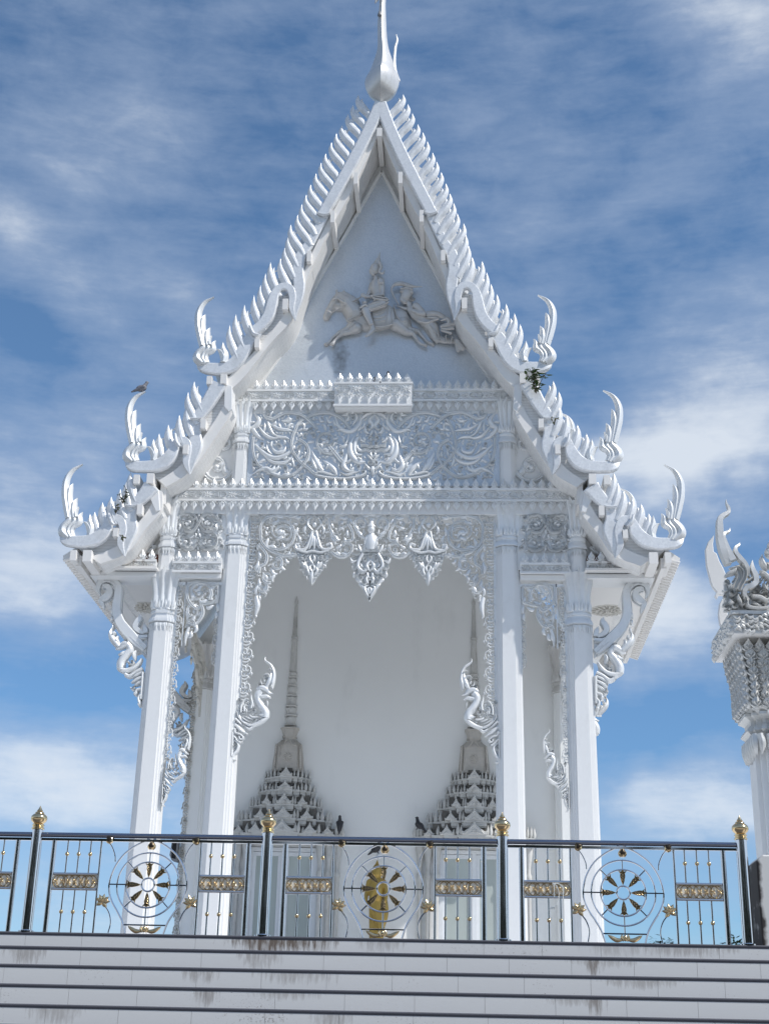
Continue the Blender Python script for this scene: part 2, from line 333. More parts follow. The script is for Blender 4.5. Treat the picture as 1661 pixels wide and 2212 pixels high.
# ------------------------------------------------------------------ relief drawing
def spiral(cx, cy, r, a0, turns, n=None, end=.12):
    n = n or int(9*abs(turns))+5; out = []
    for i in range(n):
        t = i/(n-1); q = r*(1-t*(1-end)); a = math.radians(a0)+2*PI*turns*t; out.append((cx+q*math.cos(a), cy+q*math.sin(a)))
    return out
def kan(x, y, a, L, curl):
    """flame leaf: starts at (x, y), heads along a degrees, bends by curl and flicks back at its tip"""
    out = [(x, y)]; h = math.radians(a)
    for i in range(7):
        t = i/6; hh = h+curl*(1.5*math.sin(PI*min(t*1.25, 1))-.9*t); x += L/7*math.cos(hh); y += L/7*math.sin(hh); out.append((x, y))
    return out
def relief(k, items, h=.05, mb=None, wmul=1.0):
    """items in crop pixels: (section, points, half width, profile) | ('b', x, y, r) bead | ('s', cx, cy, r, a0, turns, w) scroll | ('k', x, y, angle, length, curl, w) leaf | ('e', points, w, every, len) leaves along a stem"""
    mb = mb or MB(); Y = k.Y
    for it in items:
        c = it[0]
        if c == 'b':
            p = k.p(it[1], it[2]); r = it[3]*k.m; mb.ball((p[0], Y, p[1]), r, 10, 6, (1, min(1.0, h/r*1.1), 1))
        elif c == 's':
            cx, cy, r, a0, tu, w = it[1:]; mb.blade(k(spiral(cx, cy, r, a0, tu)), [w*k.m*wmul*(1-.55*i/(len(spiral(cx, cy, r, a0, tu))-1)) for i in range(len(spiral(cx, cy, r, a0, tu)))], Y, h, 'g', n=int(22*abs(tu))+8)
            p = k.p(cx, cy); mb.ball((p[0], Y, p[1]), r*.2*k.m, 8, 5, (1, min(1, h/(r*.2*k.m)), 1))
        elif c == 'k':
            x, y, a, L, cu, w = it[1:]; mb.blade(k(kan(x, y, a, L, cu)), w*k.m*wmul, Y, h*.8, 'r', n=14, prof='leaf')
        elif c == 'e':
            pts, w, ev, L = it[1:]; C = cr(pts, max(4, int(np.sum(np.linalg.norm(np.diff(np.array(pts, float), axis=0), axis=1))/ev)))
            T = np.gradient(C, axis=0)
            for i, (q, t) in enumerate(zip(C, T)):
                a = math.degrees(math.atan2(t[1], t[0])); sgn = 1 if i % 2 else -1
                mb.blade(k(kan(q[0], q[1], a+sgn*55, L*random.uniform(.8, 1.15), -sgn*.9)), w*k.m*wmul, Y, h*.75, 'r', n=11, prof='leaf')
        else:
            mb.blade(k(it[1]), (it[2]*k.m*wmul if not isinstance(it[2], (list, tuple)) else [q*k.m*wmul for q in it[2]]), Y, h*(.9+.2*random.random()), c, n=max(8, 5*len(it[1])), prof=it[3] if len(it) > 3 else None)
    return mb
def inpoly(x, y, P):
    c = False; j = len(P)-1
    for i in range(len(P)):
        if (P[i][1] > y) != (P[j][1] > y) and x < (P[j][0]-P[i][0])*(y-P[i][1])/(P[j][1]-P[i][1])+P[i][0]: c = not c
        j = i
    return c
def fill(k, items, poly, mb, h, rmax, rmin, seed=1, cell=6.0, w=.24):
    """grow small leaves, scrolls and beads into the ground left free between the main strokes"""
    rnd = random.Random(seed); xs = [p[0] for p in poly]; ys = [p[1] for p in poly]; x0, y0 = min(xs)-30, min(ys)-30
    nx, ny = int((max(xs)+30-x0)/cell)+1, int((max(ys)+30-y0)/cell)+1
    X, Y = np.meshgrid(x0+np.arange(nx)*cell, y0+np.arange(ny)*cell); D_ = np.full((ny, nx), 1e3)
    def mark(px, py, r):
        np.minimum(D_, np.hypot(X-px, Y-py)-r, out=D_)
    for it in items:
        c = it[0]
        if c == 'b': mark(it[1], it[2], it[3]); continue
        if c == 's': P = spiral(*it[1:6]); ww = it[6]
        elif c == 'k': P = kan(*it[1:6]); ww = it[6]*.8
        elif c == 'e': continue
        else: P = cr(it[1], 6*len(it[1])); ww = max(it[2]) if isinstance(it[2], (list, tuple)) else it[2]
        for q in P: mark(q[0], q[1], ww*.8)
    ins = np.array([[inpoly(X[j, i], Y[j, i], poly) for i in range(nx)] for j in range(ny)])
    D_[~ins] = np.minimum(D_[~ins], -1)
    for r in np.geomspace(rmax, rmin, 9):
        for _ in range(400):
            m = np.argwhere(D_ > r)
            if not len(m): break
            j, i = m[rnd.randrange(len(m))]; x, y = X[j, i], Y[j, i]; a = rnd.uniform(0, 360)
            if r > rmin*1.9 and rnd.random() < .6:
                new = [('s', x, y, r*.9, a, rnd.choice((-1, 1))*1.1, r*w)]
            else:
                c = rnd.choice((-1, 1)); ca, sa = math.cos(math.radians(a)), math.sin(math.radians(a)); L = r*2.3
                new = [('k', x-ca*r, y-sa*r, a, L, .7*c, r*.42)]
                if r > rmin*1.4: new.append(('k', x-ca*r*.9, y-sa*r*.9, a+50*c, L*.6, -.7*c, r*.28))
            relief(k, new, h*.8, mb); mark(x, y, r*.95)
    return mb
def leaf_unit(w, hgt, y, h, up=True, tips=True):
    """one stylised leaf of a cresting (up) or pendant row (down), centred on x=0, base at z=0"""
    mb = MB(); s = 1 if up else -1
    o = [(0, hgt), (-.16*w, .72*hgt), (-.36*w, .45*hgt), (-.30*w, .22*hgt), (-.12*w, 0), (.12*w, 0), (.30*w, .22*hgt), (.36*w, .45*hgt), (.16*w, .72*hgt)]
    n = len(o); mid = [(0, .75*hgt), (0, .35*hgt), (0, .1*hgt)]
    v = [(x, y, s*z) for x, z in o]+[(0, y-h, s*.40*hgt), (0, y-h*.8, s*.12*hgt)]+[(x, y+h*.3, s*z) for x, z in o]
    f = []
    for i in range(n):
        j = (i+1) % n; f.append((i, j, n) if not (i == 4) else (i, j, n+1)); f.append((j, i, n+2+i, n+2+j))
    f[8] = (4, 5, n+1); f.append((4, n+1, n)); f.append((n+1, 5, n)); f.append(tuple(range(2*n+1, n+1, -1)))
    mb.add(v, f)
    for g in (-1, 1):
        mb.blade([(g*.10*w, 0), (g*.34*w, s*.10*hgt), (g*.48*w, s*.30*hgt), (g*.40*w, s*.42*hgt)], .06*w, y, h*.7, 'r', n=7, prof='tail')
        if tips: mb.blade([(g*.02*w, s*.16*hgt), (g*.20*w, s*.30*hgt), (g*.16*w, s*.5*hgt)], .05*w, y-h*.5, h*.7, 'r', n=6, prof='leaf')
    mb.blade([(0, s*.1*hgt), (0, s*.9*hgt)], .03*w, y-h*.55, h*.6, 'r', n=5, prof='leaf')
    return mb
def row(unit, x0, x1, z, pitch):
    mb = MB(); n = max(1, int(round((x1-x0)/pitch)))
    for i in range(n): mb.merge(unit.shift(x0+(i+.5)*(x1-x0)/n, 0, z))
    return mb
def lattice_relief(x0, x1, z0, z1, y, h=.03):
    """interlocking long octagons and crossed flowers along a beam"""
    mb = MB(); hh = z1-z0; zc = (z0+z1)/2; L = hh*2.6; n = max(1, int(round((x1-x0)/L))); L = (x1-x0)/n; w = hh*.045
    for i in range(n):
        a = x0+i*L; b = a+L*.62; c = (a+b)/2; q = hh*.36; e = hh*.30
        o = [(a+e+.02*L, zc-q), (b-e, zc-q), (b-.01, zc-q*.2), (b-.01, zc+q*.2), (b-e, zc+q), (a+e+.02*L, zc+q), (a+.02*L, zc+q*.2), (a+.02*L, zc-q*.2), (a+e+.02*L, zc-q)]
        for p, r in zip(o, o[1:]): mb.blade([p, r], w, y, h, 't', n=2)
        for sx in (-1, 1):
            mb.blade([(c+sx*.02*L, zc-q), (c+sx*.05*L, zc), (c+sx*.02*L, zc+q)], w, y, h, 't', n=6)
            mb.blade([(c+sx*.07*L, zc+sx*q*.4), (c+sx*.22*L, zc+sx*q*.42), (c+sx*.24*L, zc-sx*q*.3), (c+sx*.1*L, zc-sx*q*.35)], w, y, h, 't', n=8)
        d = (b+a+L)/2; r = L*.19
        for sx in (-1, 1):
            for sz in (-1, 1): mb.blade([(d, zc), (d+sx*r*.5, zc+sz*hh*.2), (d+sx*r, zc+sz*hh*.42)], w*1.3, y, h, 'r', n=7, prof='leaf')
            mb.blade([(d, zc), (d+sx*r*.9, zc)], w*1.4, y, h, 'r', n=5, prof='leaf'); mb.blade([(d, zc), (d, zc+sx*hh*.4)], w*1.3, y, h, 'r', n=5, prof='leaf')
        mb.ball((d, y, zc), hh*.09, 8, 4, (1, .35, 1))
    return mb
# ================================================================== SETTING
ZT = 2.717                      # terrace level
YE = -13.8                      # terrace edge / railing line
g = obj('ground', MB().add([(-3000, -3000, 0), (3000, -3000, 0), (3000, 3000, 0), (-3000, 3000, 0)], [(0, 1, 2, 3)]), 'ground'); g["kind"] = "structure"
pv = obj('pavement', MB().add([(-30, -48, .004), (30, -48, .004), (30, YE-4, .004), (-30, YE-4, .004)], [(0, 1, 2, 3)]), 'paving'); pv["kind"] = "structure"
ter = obj('terrace', MB().box(-13, 13, YE+.05, 24, .002, ZT), 'terrace_tile'); ter["kind"] = "structure"
# staircase: each step is a tiled riser and tread with a dark granite nosing
st = thing('staircase', 'broad white tiled staircase with dark granite nosings climbing to the terrace', 'staircase', (0, YE-2.5, 0.003))
NOSE = [(830, 2030), (830, 2061), (830, 2101), (830, 2144), (830, 2188)]
levels = []; tread = .30
for i, (px, py) in enumerate(NOSE):
    y = YE-.06-i*tread; levels.append((y, at(px, py-3, y)[1]))
ZT0 = levels[0][1]
while levels[-1][1] > .3:
    y, z = levels[-1]; levels.append((y-tread, z-.165))
stain_sets = {}
def stain(k, px, w, ln, amt):
    y, z = levels[k]; x = at(px, 2030+40*k, y)[0]; stain_sets.setdefault(k, []).append((x, z-.03, w, ln, amt))
stain(0, 610, .85, .17, 1.25); stain(0, 575, .35, .3, 1.25); stain(0, 690, .3, .2, .6); stain(0, 820, .35, .15, .5); stain(0, 1480, .8, .13, .55); stain(0, 1330, .5, .15, .4)
stain(1, 60, .35, .2, .6); stain(1, 560, .35, .2, .6); stain(1, 1283, .13, .22, .95); stain(1, 1300, .5, .1, .5); stain(2, 1380, .6, .12, .55); stain(2, 640, .6, .15, .5)
stain(2, 430, .3, .16, .6); stain(3, 445, .2, .2, .7); stain(3, 620, .5, .1, .5); stain(3, 1285, .14, .22, .9); stain(3, 1240, .4, .1, .5); stain(4, 120, .4, .2, .5); stain(4, 720, .3, .2, .55)
for i, (y, z) in enumerate(levels):
    zl = levels[i+1][1] if i+1 < len(levels) else .004
    yb = levels[i-1][0]+.02 if i else YE+.3
    mb = MB().box(-12, 12, y, yb, zl-.03 if i+1 < len(levels) else .004, z-.032)
    # thin raised tiles would read as flat: cut real joints by setting each tile as its own slab face 4 mm proud
    tw = .525+.055*min(i, 5)*0.35; off = (-.13, .11, .29, .05, .21, .37)[i % 6]
    x = -12+off
    stp = obj('step', mb, 'groove', st, (0, y, z))
    tiles = MB()
    while x < 12:
        tiles.box(x+.0015, x+tw-.0015, y-.004, y+.004, zl+.002, z-.028); x += tw
    obj('riser_tiles', tiles, tile_mat('step_tiles', stain_sets.get(i, ())), stp, (0, 0, 0), sharp=0)
    nz = MB().prism([(y-.008, z-.026), (y-.011, z-.009), (y-.006, z), (yb-.018, z), (yb-.018, z-.0319), (y-.002, z-.0319)], -12.05, 12.05).mapped(lambda a, b, c: (b, a, c))
    obj('nosing', nz, 'nosing', stp)
# ================================================================== RAILING
def A(px, py): return at(px, py, YE)
U = .00148
ZR = 3.640
def post(i, label, parent_loc):
    x = parent_loc[0]
    t = thing('railing_post', label, 'railing post', parent_loc, 'polished steel railing posts with brass finials')
    b = MB().lathe([(.052, 0), (.052, .935)], (x, YE, ZT0), 28); b.lathe([(.075, .001), (.075, .012), (.055, .02)], (x, YE, ZT0), 28); obj('shaft', b, 'chrome', t)
    z = ZT0+.935
    f = obj('finial', MB().lathe([(.050, 0), (.060, .004), (.060, .018), (.050, .024), (.050, .032), (.057, .036), (.057, .048), (.046, .056), (.050, .062), (.070, .082), (.078, .105), (.073, .128), (.055, .146), (.040, .151), (.044, .155), (.041, .164), (.026, .172), (.030, .177), (.024, .186), (.012, .205), (.002, .228)], (x, YE, z), 32), 'gold', t, sharp=50)
    return t
PX = [-2.1742+2.1988*k for k in range(4)]
PL = ['steel railing post with brass finial, leftmost in the photo, rising against open sky', 'steel railing post with brass finial in front of the left spire pediment',
      'steel railing post with brass finial overlapping the foot of the right spire pediment', 'steel railing post with brass finial beside the stained white pier']
p0 = post(0, PL[0], (PX[0], YE, ZT0))
for k in range(1, 4): tag(copy_tree(p0, None, (PX[k], YE, ZT0)), PL[k], 'railing post', 'polished steel railing posts with brass finials')
def panel(cx, label):
    """one bay between two posts, measured on the middle bay of the photograph"""
    t = thing('steel_railing', label, 'railing', (cx, YE, ZT0), 'steel railing sections between the posts')
    wx = cx+.0; zc = ZT0+.445
    L = lambda x, y: (wx+(x-842)*U, YE, zc-(y-617)*U)
    hw = 2.1988/2-.05
    b = MB().tube([(cx-hw, YE, ZR-.018), (cx+hw, YE, ZR-.018)], .0235, 14); obj('top_rail', b, 'darkchrome', t)
    zt, zb = ZR-.062, ZT0+.012
    fr = MB().box(cx-hw, cx+hw, YE-.016, YE+.016, zt-.011, zt+.013); obj('top_bar', fr, 'chrome', t, sharp=0)
    for sx in (-1, 1):
        xo = cx+sx*.925; obj('upright', MB().tube([(xo, YE, ZT0+.001), (xo, YE, zt-.009)], .0235, 16), 'chrome', t)
        xi = cx+sx*.475; obj('upright', MB().tube([(xi, YE, ZT0+.001), (xi, YE, zt-.009)], .0105, 12), 'chrome', t)
        x1, x2 = sorted((xi+sx*.009, xo-sx*.024))
        z1, z2 = zc+.088, zc-.050
        for zz in (z1, z2): obj('cross_bar', MB().tube([(x1, YE, zz), (x2, YE, zz)], .0125, 12), 'chrome', t)
        n = 7; lw = (x2-x1)/n; lat = MB(); rr = (z1-z2-.022)/2*.98
        for i in range(n):
            c = x1+(i+.5)*lw
            lat.ring((min(max(c, x1+rr), x2-rr), YE-.004*(i % 2), (z1+z2)/2), rr, .0036, 28, 6)
            for a in range(4):
                q = PI/4+a*PI/2; lat.blade([(c, (z1+z2)/2), (c+.030*math.cos(q), (z1+z2)/2+.030*math.sin(q))], .008, YE-.012, .008, 'r', n=6, prof='leaf')
        bd = obj('lattice_band', lat, 'gold', t)
        obj('backing_plate', MB().box(x1, x2, YE+.004, YE+.010, z2+.011, z1-.011), MT['plate'], bd, sharp=0)
        for i in range(3):
            xb = xi+sx*((.068, .178, .288)[i]+.03)
            for (za, zz, zball) in ((z1+.011, zt-.011, zc+.271), (ZT0+.001, z2-.011, zc-.255)):
                u = obj('baluster', MB().tube([(xb, YE, za), (xb, YE, zz)], .0085, 10), 'chrome', t)
                obj('bead', MB().ball((xb, YE, zball), .0195, 14, 9, (1, 1, 1.05)), 'gold', u)
    w = MB()
    c = (wx, YE, zc)
    for R, r in ((.060, .0085), (.207, .008), (.292, .008)): w.ring(c, R, r, 64, 8)
    half = [(850, 322), (880, 345), (940, 375), (1010, 430), (1060, 505), (1087, 590), (1085, 660), (1060, 725), (1020, 785), (985, 845), (963, 912)]
    for s in (1, -1):
        w.tube([(wx+s*(x-842-4*(x < 852))*U, YE, zc-(y-617)*U) for x, y in half], .0085, 8, smooth=60)
        for k_ in (0, 1): w.tube([(wx+s*.207, YE, zc), (wx+s*.366, YE, zc)], .006, 6)
        for a in (45, 135):
            q = math.radians(a*s); w.tube([(wx+.207*math.cos(q), YE, zc+.207*math.sin(q)), (wx+.292*math.cos(q), YE, zc+.292*math.sin(q))], .006, 6)
    w.tube([(wx, YE, zc+.207), (wx, YE, zc+.292)], .006, 6); w.tube([(wx, YE, zc-.207), (wx, YE, zc-.362)], .007, 6); w.tube([(wx-.205, YE, zc-.362), (wx+.205, YE, zc-.362)], .007, 6)
    for s in (1, -1):
        m_ = lambda pts: [(wx+s*(x-842)*U, YE, zc-(y-617)*U) for x, y in pts]
        w.tube(m_([(1118, 352), (1090, 390), (1068, 440), (1064, 478)]), .006, 6, smooth=16)
        w.tube(m_([(1112, 742), (1075, 790), (1058, 850), (1068, 912)]), .006, 6, smooth=18)
    obj('wheel_frame', w, 'chrome', t)
    for k_ in range(8):
        a = k_*PI/4; ca, sa = math.cos(a), math.sin(a); R = lambda u, v: (wx+u*ca-v*sa, zc+u*sa+v*ca)
        o = [R(.066, 0), R(.10, .014), R(.15, .024), R(.172, .021), R(.196, .038), R(.190, .018), R(.202, 0), R(.190, -.018), R(.196, -.038), R(.172, -.021), R(.15, -.024), R(.10, -.014)]
        pm = obj('wheel_petal', MB().prism(o, YE-.008, YE+.008, .003), 'oldgold', t)
        d = MB()
        for v in (-1, 1): d.prism([R(.083, v*.002), R(.105, v*.010), R(.15, v*.019), R(.172, v*.016), R(.187, v*.024), R(.184, v*.003)], YE-.0105, YE-.0075)
        for v in (-1, 1):
            pass
        obj('inlay', d, 'blackgold', pm, sharp=0); vn = MB()
        for v in (-1, 1):
            for u in (.10, .125, .15): vn.blade([R(u, 0), R(u+.015, v*.007), R(u+.026, v*.015)], .0022, YE-.0105, .003, 'r', n=5)
        obj('veins', vn, 'gold', pm)
    for (x, y, a, Lb) in ((846, 374, 90, .085), (572, 338, 125, .082), (1130, 338, 55, .082)):
        q = math.radians(a); p = L(x, y); R = lambda u, v: (p[0]+u*math.cos(q)-v*math.sin(q), p[2]+u*math.sin(q)+v*math.cos(q))
        bud = MB().blade([R(-Lb*.45, 0), R(-Lb*.15, 0), R(Lb*.15, 0), R(Lb*.6, 0)], [.026, .040, .033, .001], YE, .034, 'd', n=14)
        bo = obj('lotus_bud', bud, 'gold', t)
        obj('bud_inlay', MB().blade([R(-Lb*.25, 0), R(0, 0), R(Lb*.4, 0)], [.016, .026, .001], YE-.028, .012, 'r', n=9), 'blackgold', bo)
    for s in (-1, 1):
        p = (wx+s*(1121-842)*U, zc-(717-617)*U); lo = MB()
        for a in (90, 50, 130, 15, 165, -40, 220):
            q = math.radians(a+s*12); lo.blade([(p[0], p[1]-.012), (p[0]+.032*math.cos(q), p[1]-.012+.032*math.sin(q)), (p[0]+.074*math.cos(q), p[1]-.012+.074*math.sin(q))], [.012, .021, .001], YE-.01+abs(a-90)*.0001, .016, 'd', n=8)
        obj('lotus_ornament', lo, 'gold', t)
    bo = MB()
    for s in (-1, 1):
        bo.blade([(wx+s*.03, ZT0+.03), (wx+s*.08, ZT0+.028), (wx+s*.13, ZT0+.055), (wx+s*.155, ZT0+.072)], [.012, .02, .014, .001], YE, .014, 'd', n=12)
        bo.blade([(wx+s*.012, ZT0+.02), (wx+s*.03, ZT0+.05), (wx+s*.028, ZT0+.075)], [.012, .014, .004], YE-.006, .014, 'd', n=8)
    bo.ball((wx, YE-.008, ZT0+.045), .022, 12, 8, (1, .7, 1.3)); obj('base_ornament', bo, 'gold', t)
    return t
m_, n_, l_, b_ = mat('pale_brass_plate'); b_.inputs["Base Color"].default_value = (.86, .83, .74, 1); b_.inputs["Metallic"].default_value = .0; b_.inputs["Roughness"].default_value = .35; MT['plate'] = m_
BX = [PX[0]-1.0994+2.1988*k for k in range(4)]
BL = ['steel railing section cut off by the left photo edge, only its end bars showing', 'steel railing section with its wheel in front of the left outer column',
      'steel railing section whose wheel stands in front of the golden statue', 'steel railing section with a white string tied round its lattice band']
q0 = panel(BX[0], BL[0])
for k in range(1, 4): tag(copy_tree(q0, None, (BX[k], YE, ZT0)), BL[k], 'railing', 'steel railing sections between the posts')
k5 = K(1240, 1980, 2.4355, YE)
sm = MB()
for pts in ([(352, 640), (350, 580), (352, 558), (385, 562), (405, 590), (404, 650)], [(375, 665), (365, 690), (330, 705), (322, 722)], [(340, 555), (365, 575), (380, 620), (376, 668)], [(335, 712), (350, 700), (352, 715)]):
    sm.tube([(x, YE-.022-.01*math.sin(i*1.7), z) for i, (x, z) in enumerate(k5(pts))], .004, 6, smooth=24)
tag(obj('string', sm, 'string', None, (k5.p(365, 620)[0], YE-.03, k5.p(365, 620)[1])), 'thin white plastic string tied round the lattice band of the right railing panel', 'string')
# ================================================================== TEMPLE
tp = thing('temple_porch', 'tall white temple porch with tiered gable, carved silver ornament and spired doors', 'temple', (0, 2.5, ZT))
def D(px, py, Y=0.0): return at(px, py, Y)
ZFL = ZT+.002
YF = -.27
# ---- redented columns
def redent(hw, cx, cy):
    q = [(.5, 1), (.5, .86), (.68, .86), (.68, .70), (.85, .70), (.85, .5), (1, .5)]
    o = [(a, -b) for a, b in q]+[(a, b) for a, b in reversed(q)]+[(-a, b) for a, b in q]+[(-a, -b) for a, b in reversed(q)]
    return [(cx+a*hw, cy+b*hw) for a, b in o]
def loft(mb, rings):
    n = len(rings[0][0]); v = [(x, y, z) for o, z in rings for x, y in o]; f = [tuple(range(n)), tuple(range(len(v)-1, len(v)-n-1, -1))]
    for k in range(len(rings)-1):
        for i in range(n): j = (i+1) % n; f.append((k*n+i, k*n+j, (k+1)*n+j, (k+1)*n+i))
    return mb.add(v, f)
def squircle(a, p=5.0):
    c, s_ = abs(math.cos(a)), abs(math.sin(a)); return 1/((c**p+s_**p)**(1/p))
def capital(cx, cy, zt, zb, r):
    """lotus capital: long petals flaring outwards over two mouldings"""
    mb = MB(); h = zt-zb
    zr = zb+h*.26                      # petals above, mouldings below
    npet = 12
    def fn(a, i):
        rid = abs(math.cos(npet*a/2+PI/4)); return squircle(a, 6)*(1+.09*(rid**2)-.045*(1-rid))
    prof = []
    for t in (0, .06, .2, .4, .6, .75, .88, .96, 1.0):
        rr = .93-.04*math.sin(PI*min(1, t*1.6))+.36*max(0, t-.35)**1.8/(.65**1.8); prof.append((r*rr, zr+(zt-zr)*t))
    prof.append((r*1.12, zt))
    mb.lathe(prof, (cx, cy, 0), 96, fn)
    for k in range(npet*2):            # petal tips and basal sepals
        a = 2*PI*k/(npet*2)+PI/(npet*2)*0; sq = squircle(a, 6)
        for (z0, L, ro, out, w) in ((zt-.035*h, .13*h, 1.2, .05, .05), (zr-.01, .20*h, .95, .02, .05)):
            if z0 > zr and k % 2: continue
            c = np.array([cx+r*ro*sq*math.cos(a), cy+r*ro*sq*math.sin(a), z0]); tx = np.array([-math.sin(a), math.cos(a), 0]); ra = np.array([math.cos(a), math.sin(a), 0])
            v = [c-tx*w*.7-ra*.02, c+tx*w*.7-ra*.02, c+tx*w*.75+ra*.012+np.array([0, 0, L*.5]), c-tx*w*.75+ra*.012+np.array([0, 0, L*.5]), c+ra*out+np.array([0, 0, L]), c+ra*.03+np.array([0, 0, L*.3])]
            mb.add(v, [(0, 5, 3), (0, 1, 5), (1, 2, 5), (2, 4, 5), (4, 3, 5), (0, 3, 4, 2, 1)])
    q = lambda hw, z: (redent(hw, cx, cy), z)
    loft(mb, [q(r*.93, zr+.01), q(r*.95, zr-h*.02), q(r*1.0, zr-h*.03), q(r*1.0, zr-h*.075), q(r*.93, zr-h*.085), q(r*.93, zr-h*.12), q(r*1.04, zr-h*.17), q(r*1.1, zr-h*.205), q(r*1.1, zr-h*.24), q(r*.92, zr-h*.25), q(r*.9, zb-.02)])
    return mb
def fringe(cx, cy, z, hw, L):
    """row of hanging petals below a capital, on all four redented faces"""
    mb = MB()
    for rot in range(4):
        b = MB()
        for (x0, x1, y) in ((-.5, .5, 1), (-.68, -.5, .86), (.5, .68, .86), (-.85, -.68, .70), (.68, .85, .70)):
            n = 3 if x1-x0 > .5 else 1
            for i in range(n):
                c = (x0+(i+.5)*(x1-x0)/n)*hw; w = (x1-x0)/n*hw; yy = -y*hw-.004
                for dx, LL, ww in ((0, L, .5), (-w*.33, L*.6, .3), (w*.33, L*.6, .3)):
                    b.blade([(c+dx, z), (c+dx, z-LL*.5), (c+dx, z-LL)], [w*ww*.6, w*ww*.8, .001], yy, .022, 't', n=6)
        ca, sa = (1, 0, -1, 0)[rot], (0, 1, 0, -1)[rot]
        mb.merge(b.mapped(lambda x, y, z_: (cx+x*ca-y*sa, cy+x*sa+y*ca, z_)))
    return mb
XI, XO = 2.8186, 4.2272
Z = lambda y, Y=YF, x=805: at(x, y, Y)[1]
def column(x, zcap_t, zcap_b, zup_t, zup_b, hw0, hw1, cy, upper, ztop):
    mb = MB(); taper = lambda z: hw0+(hw1-hw0)*(z-ZFL)/(zcap_b-ZFL)
    loft(mb, [(redent(hw0*1.45, x, cy), ZFL), (redent(hw0*1.45, x, cy), ZFL+.18), (redent(hw0*1.25, x, cy), ZFL+.22), (redent(hw0*1.25, x, cy), ZFL+.32), (redent(hw0, x, cy), ZFL+.40), (redent(hw1, x, cy), zcap_b)])
    c = obj('column', mb, 'white', tp, (x, cy, ZFL), sharp=25)
    cm = capital(x, cy, zcap_t, zcap_b, hw1*1.02); cm.merge(fringe(x, cy, zcap_b-.015, hw1, .16))
    obj('capital', cm, 'silver', c, sharp=30)
    if upper:
        u = MB(); loft(u, [(redent(hw1*.70, x, cy-.14), zcap_t-.05), (redent(hw1*.66, x, cy-.14), zup_b)])
        obj('upper_shaft', u, 'white', c, sharp=25)
        cm = capital(x, cy-.14, zup_t, zup_b, hw1*.72); cm.merge(fringe(x, cy-.14, zup_b-.01, hw1*.68, .15)); obj('upper_capital', cm, 'silver', c, sharp=30)
    return c
CY = .02
zi_t, zi_b = D(507, 1082, YF-.05)[1], D(507, 1176, YF)[1]
zui_t, zui_b = D(522, 871, YF)[1], D(522, 957, YF)[1]
zo_t, zo_b = D(350, 1232, YF)[1], D(350, 1342, YF)[1]
zuo_t, zuo_b = D(364, 1082, YF)[1], D(364, 1183, YF)[1]
for s in (-1, 1):
    column(s*XI, zi_t, zi_b, zui_t, zui_b, .292, .250, CY, True, 0)
    column(s*XO, zo_t, zo_b, zuo_t, zuo_b, .292, .250, CY, True, 0)
# ---- beams
YB = -.30
z2a, z2b, z2c = D(805, 1056, YB)[1], D(805, 1082, YB)[1], D(805, 1110, -.25)[1]
z1a, z1b = D(805, 842, YB)[1], D(805, 866, YB)[1]
z3a, z3b, z3c = D(430, 1214, YB)[1], D(430, 1235, YB)[1], D(430, 1248, YB)[1]
PIT_ = .198
up_leaf = leaf_unit(.20, .225, 0, .04); dn_leaf = leaf_unit(.19, .215, 0, .045, up=False)
def beam(xa, xb, za, zb, yb, back, crest=True, pend=True, ends=None, drop=0.0, stained=None):
    mb = MB().box(xa, xb, yb, back, zb, za)
    mb.box(xa-.01, xb+.01, yb-.03, yb+.02, za-.035, za+.012); mb.box(xa-.01, xb+.01, yb-.03, yb+.02, zb-.012, zb+.03)
    mb.box(xa, xb, yb+.06, back-.002, zb-.27-drop, zb-.0125)
    b = obj('beam', mb, stained or 'white', tp, ((xa+xb)/2, yb, zb), sharp=25)
    obj('carved_band', lattice_relief(xa+.02, xb-.02, zb+.035, za-.04, yb-.001), stained or 'silver', b)
    if crest: obj('cresting', row(up_leaf.shift(0, yb-.01, za+.010), xa, xb, 0, PIT_), 'silver', b)
    if pend: obj('pendant_row', row(dn_leaf.shift(0, yb-.005, zb-.010), xa, xb, 0, PIT_), 'silver', b)
    return b
beam(-4.41, 4.41, z2a, z2b, YB, .30)
beam(-3.06, 3.06, z1a, z1b, YB, .28)
# boxed balcony in the middle of the upper beam
yb1 = -.54
xa, za = D(724, 827, yb1); xb, zb = D(889, 876, yb1)
mb = MB().box(xa, xb, yb1, YB+.02, zb, za); mb.box(xa-.02, xb+.02, yb1-.03, YB+.021, za-.03, za+.012); mb.box(xa-.02, xb+.02, yb1-.03, yb1+.02, zb-.012, zb+.03); mb.box(xa, xb, yb1+.03, YB+.2, zb-.02, zb-.004)
zb_ = zb+(za-zb)*.52; bal = obj('balcony', mb, 'white', tp, ((xa+xb)/2, yb1, zb), sharp=25)
obj('carved_band', lattice_relief(xa+.02, xb-.02, zb_, za-.04, yb1-.001), 'silver', bal)
obj('cresting', row(up_leaf.shift(0, yb1-.01, za+.01), xa, xb, 0, PIT_), 'silver', bal); obj('pendant_row', row(dn_leaf.shift(0, yb1-.014, zb_-.01), xa, xb, 0, PIT_), 'silver', bal)
# side beams (between columns, and out to the eave)
for s in (-1, 1):
    for (x0, x1) in ((XI+.24, XO-.17), (XO+.17, 5.75)):
        a, b2 = sorted((s*x0, s*x1)); beam(a, b2, z3a, z3b, YB if x1 < 5 else YB-.1, .25, pend=False, drop=-.16, stained=None if x1 < 5 else tile_mat('rust_run_paint', [(-s*.22, .22, .10, .34, .95), (-s*.1, .22, .3, .12, .7), (-s*.42, .22, .06, .25, .7), (s*.3, .2, .08, .12, .5)], (.78, .78, .77)))
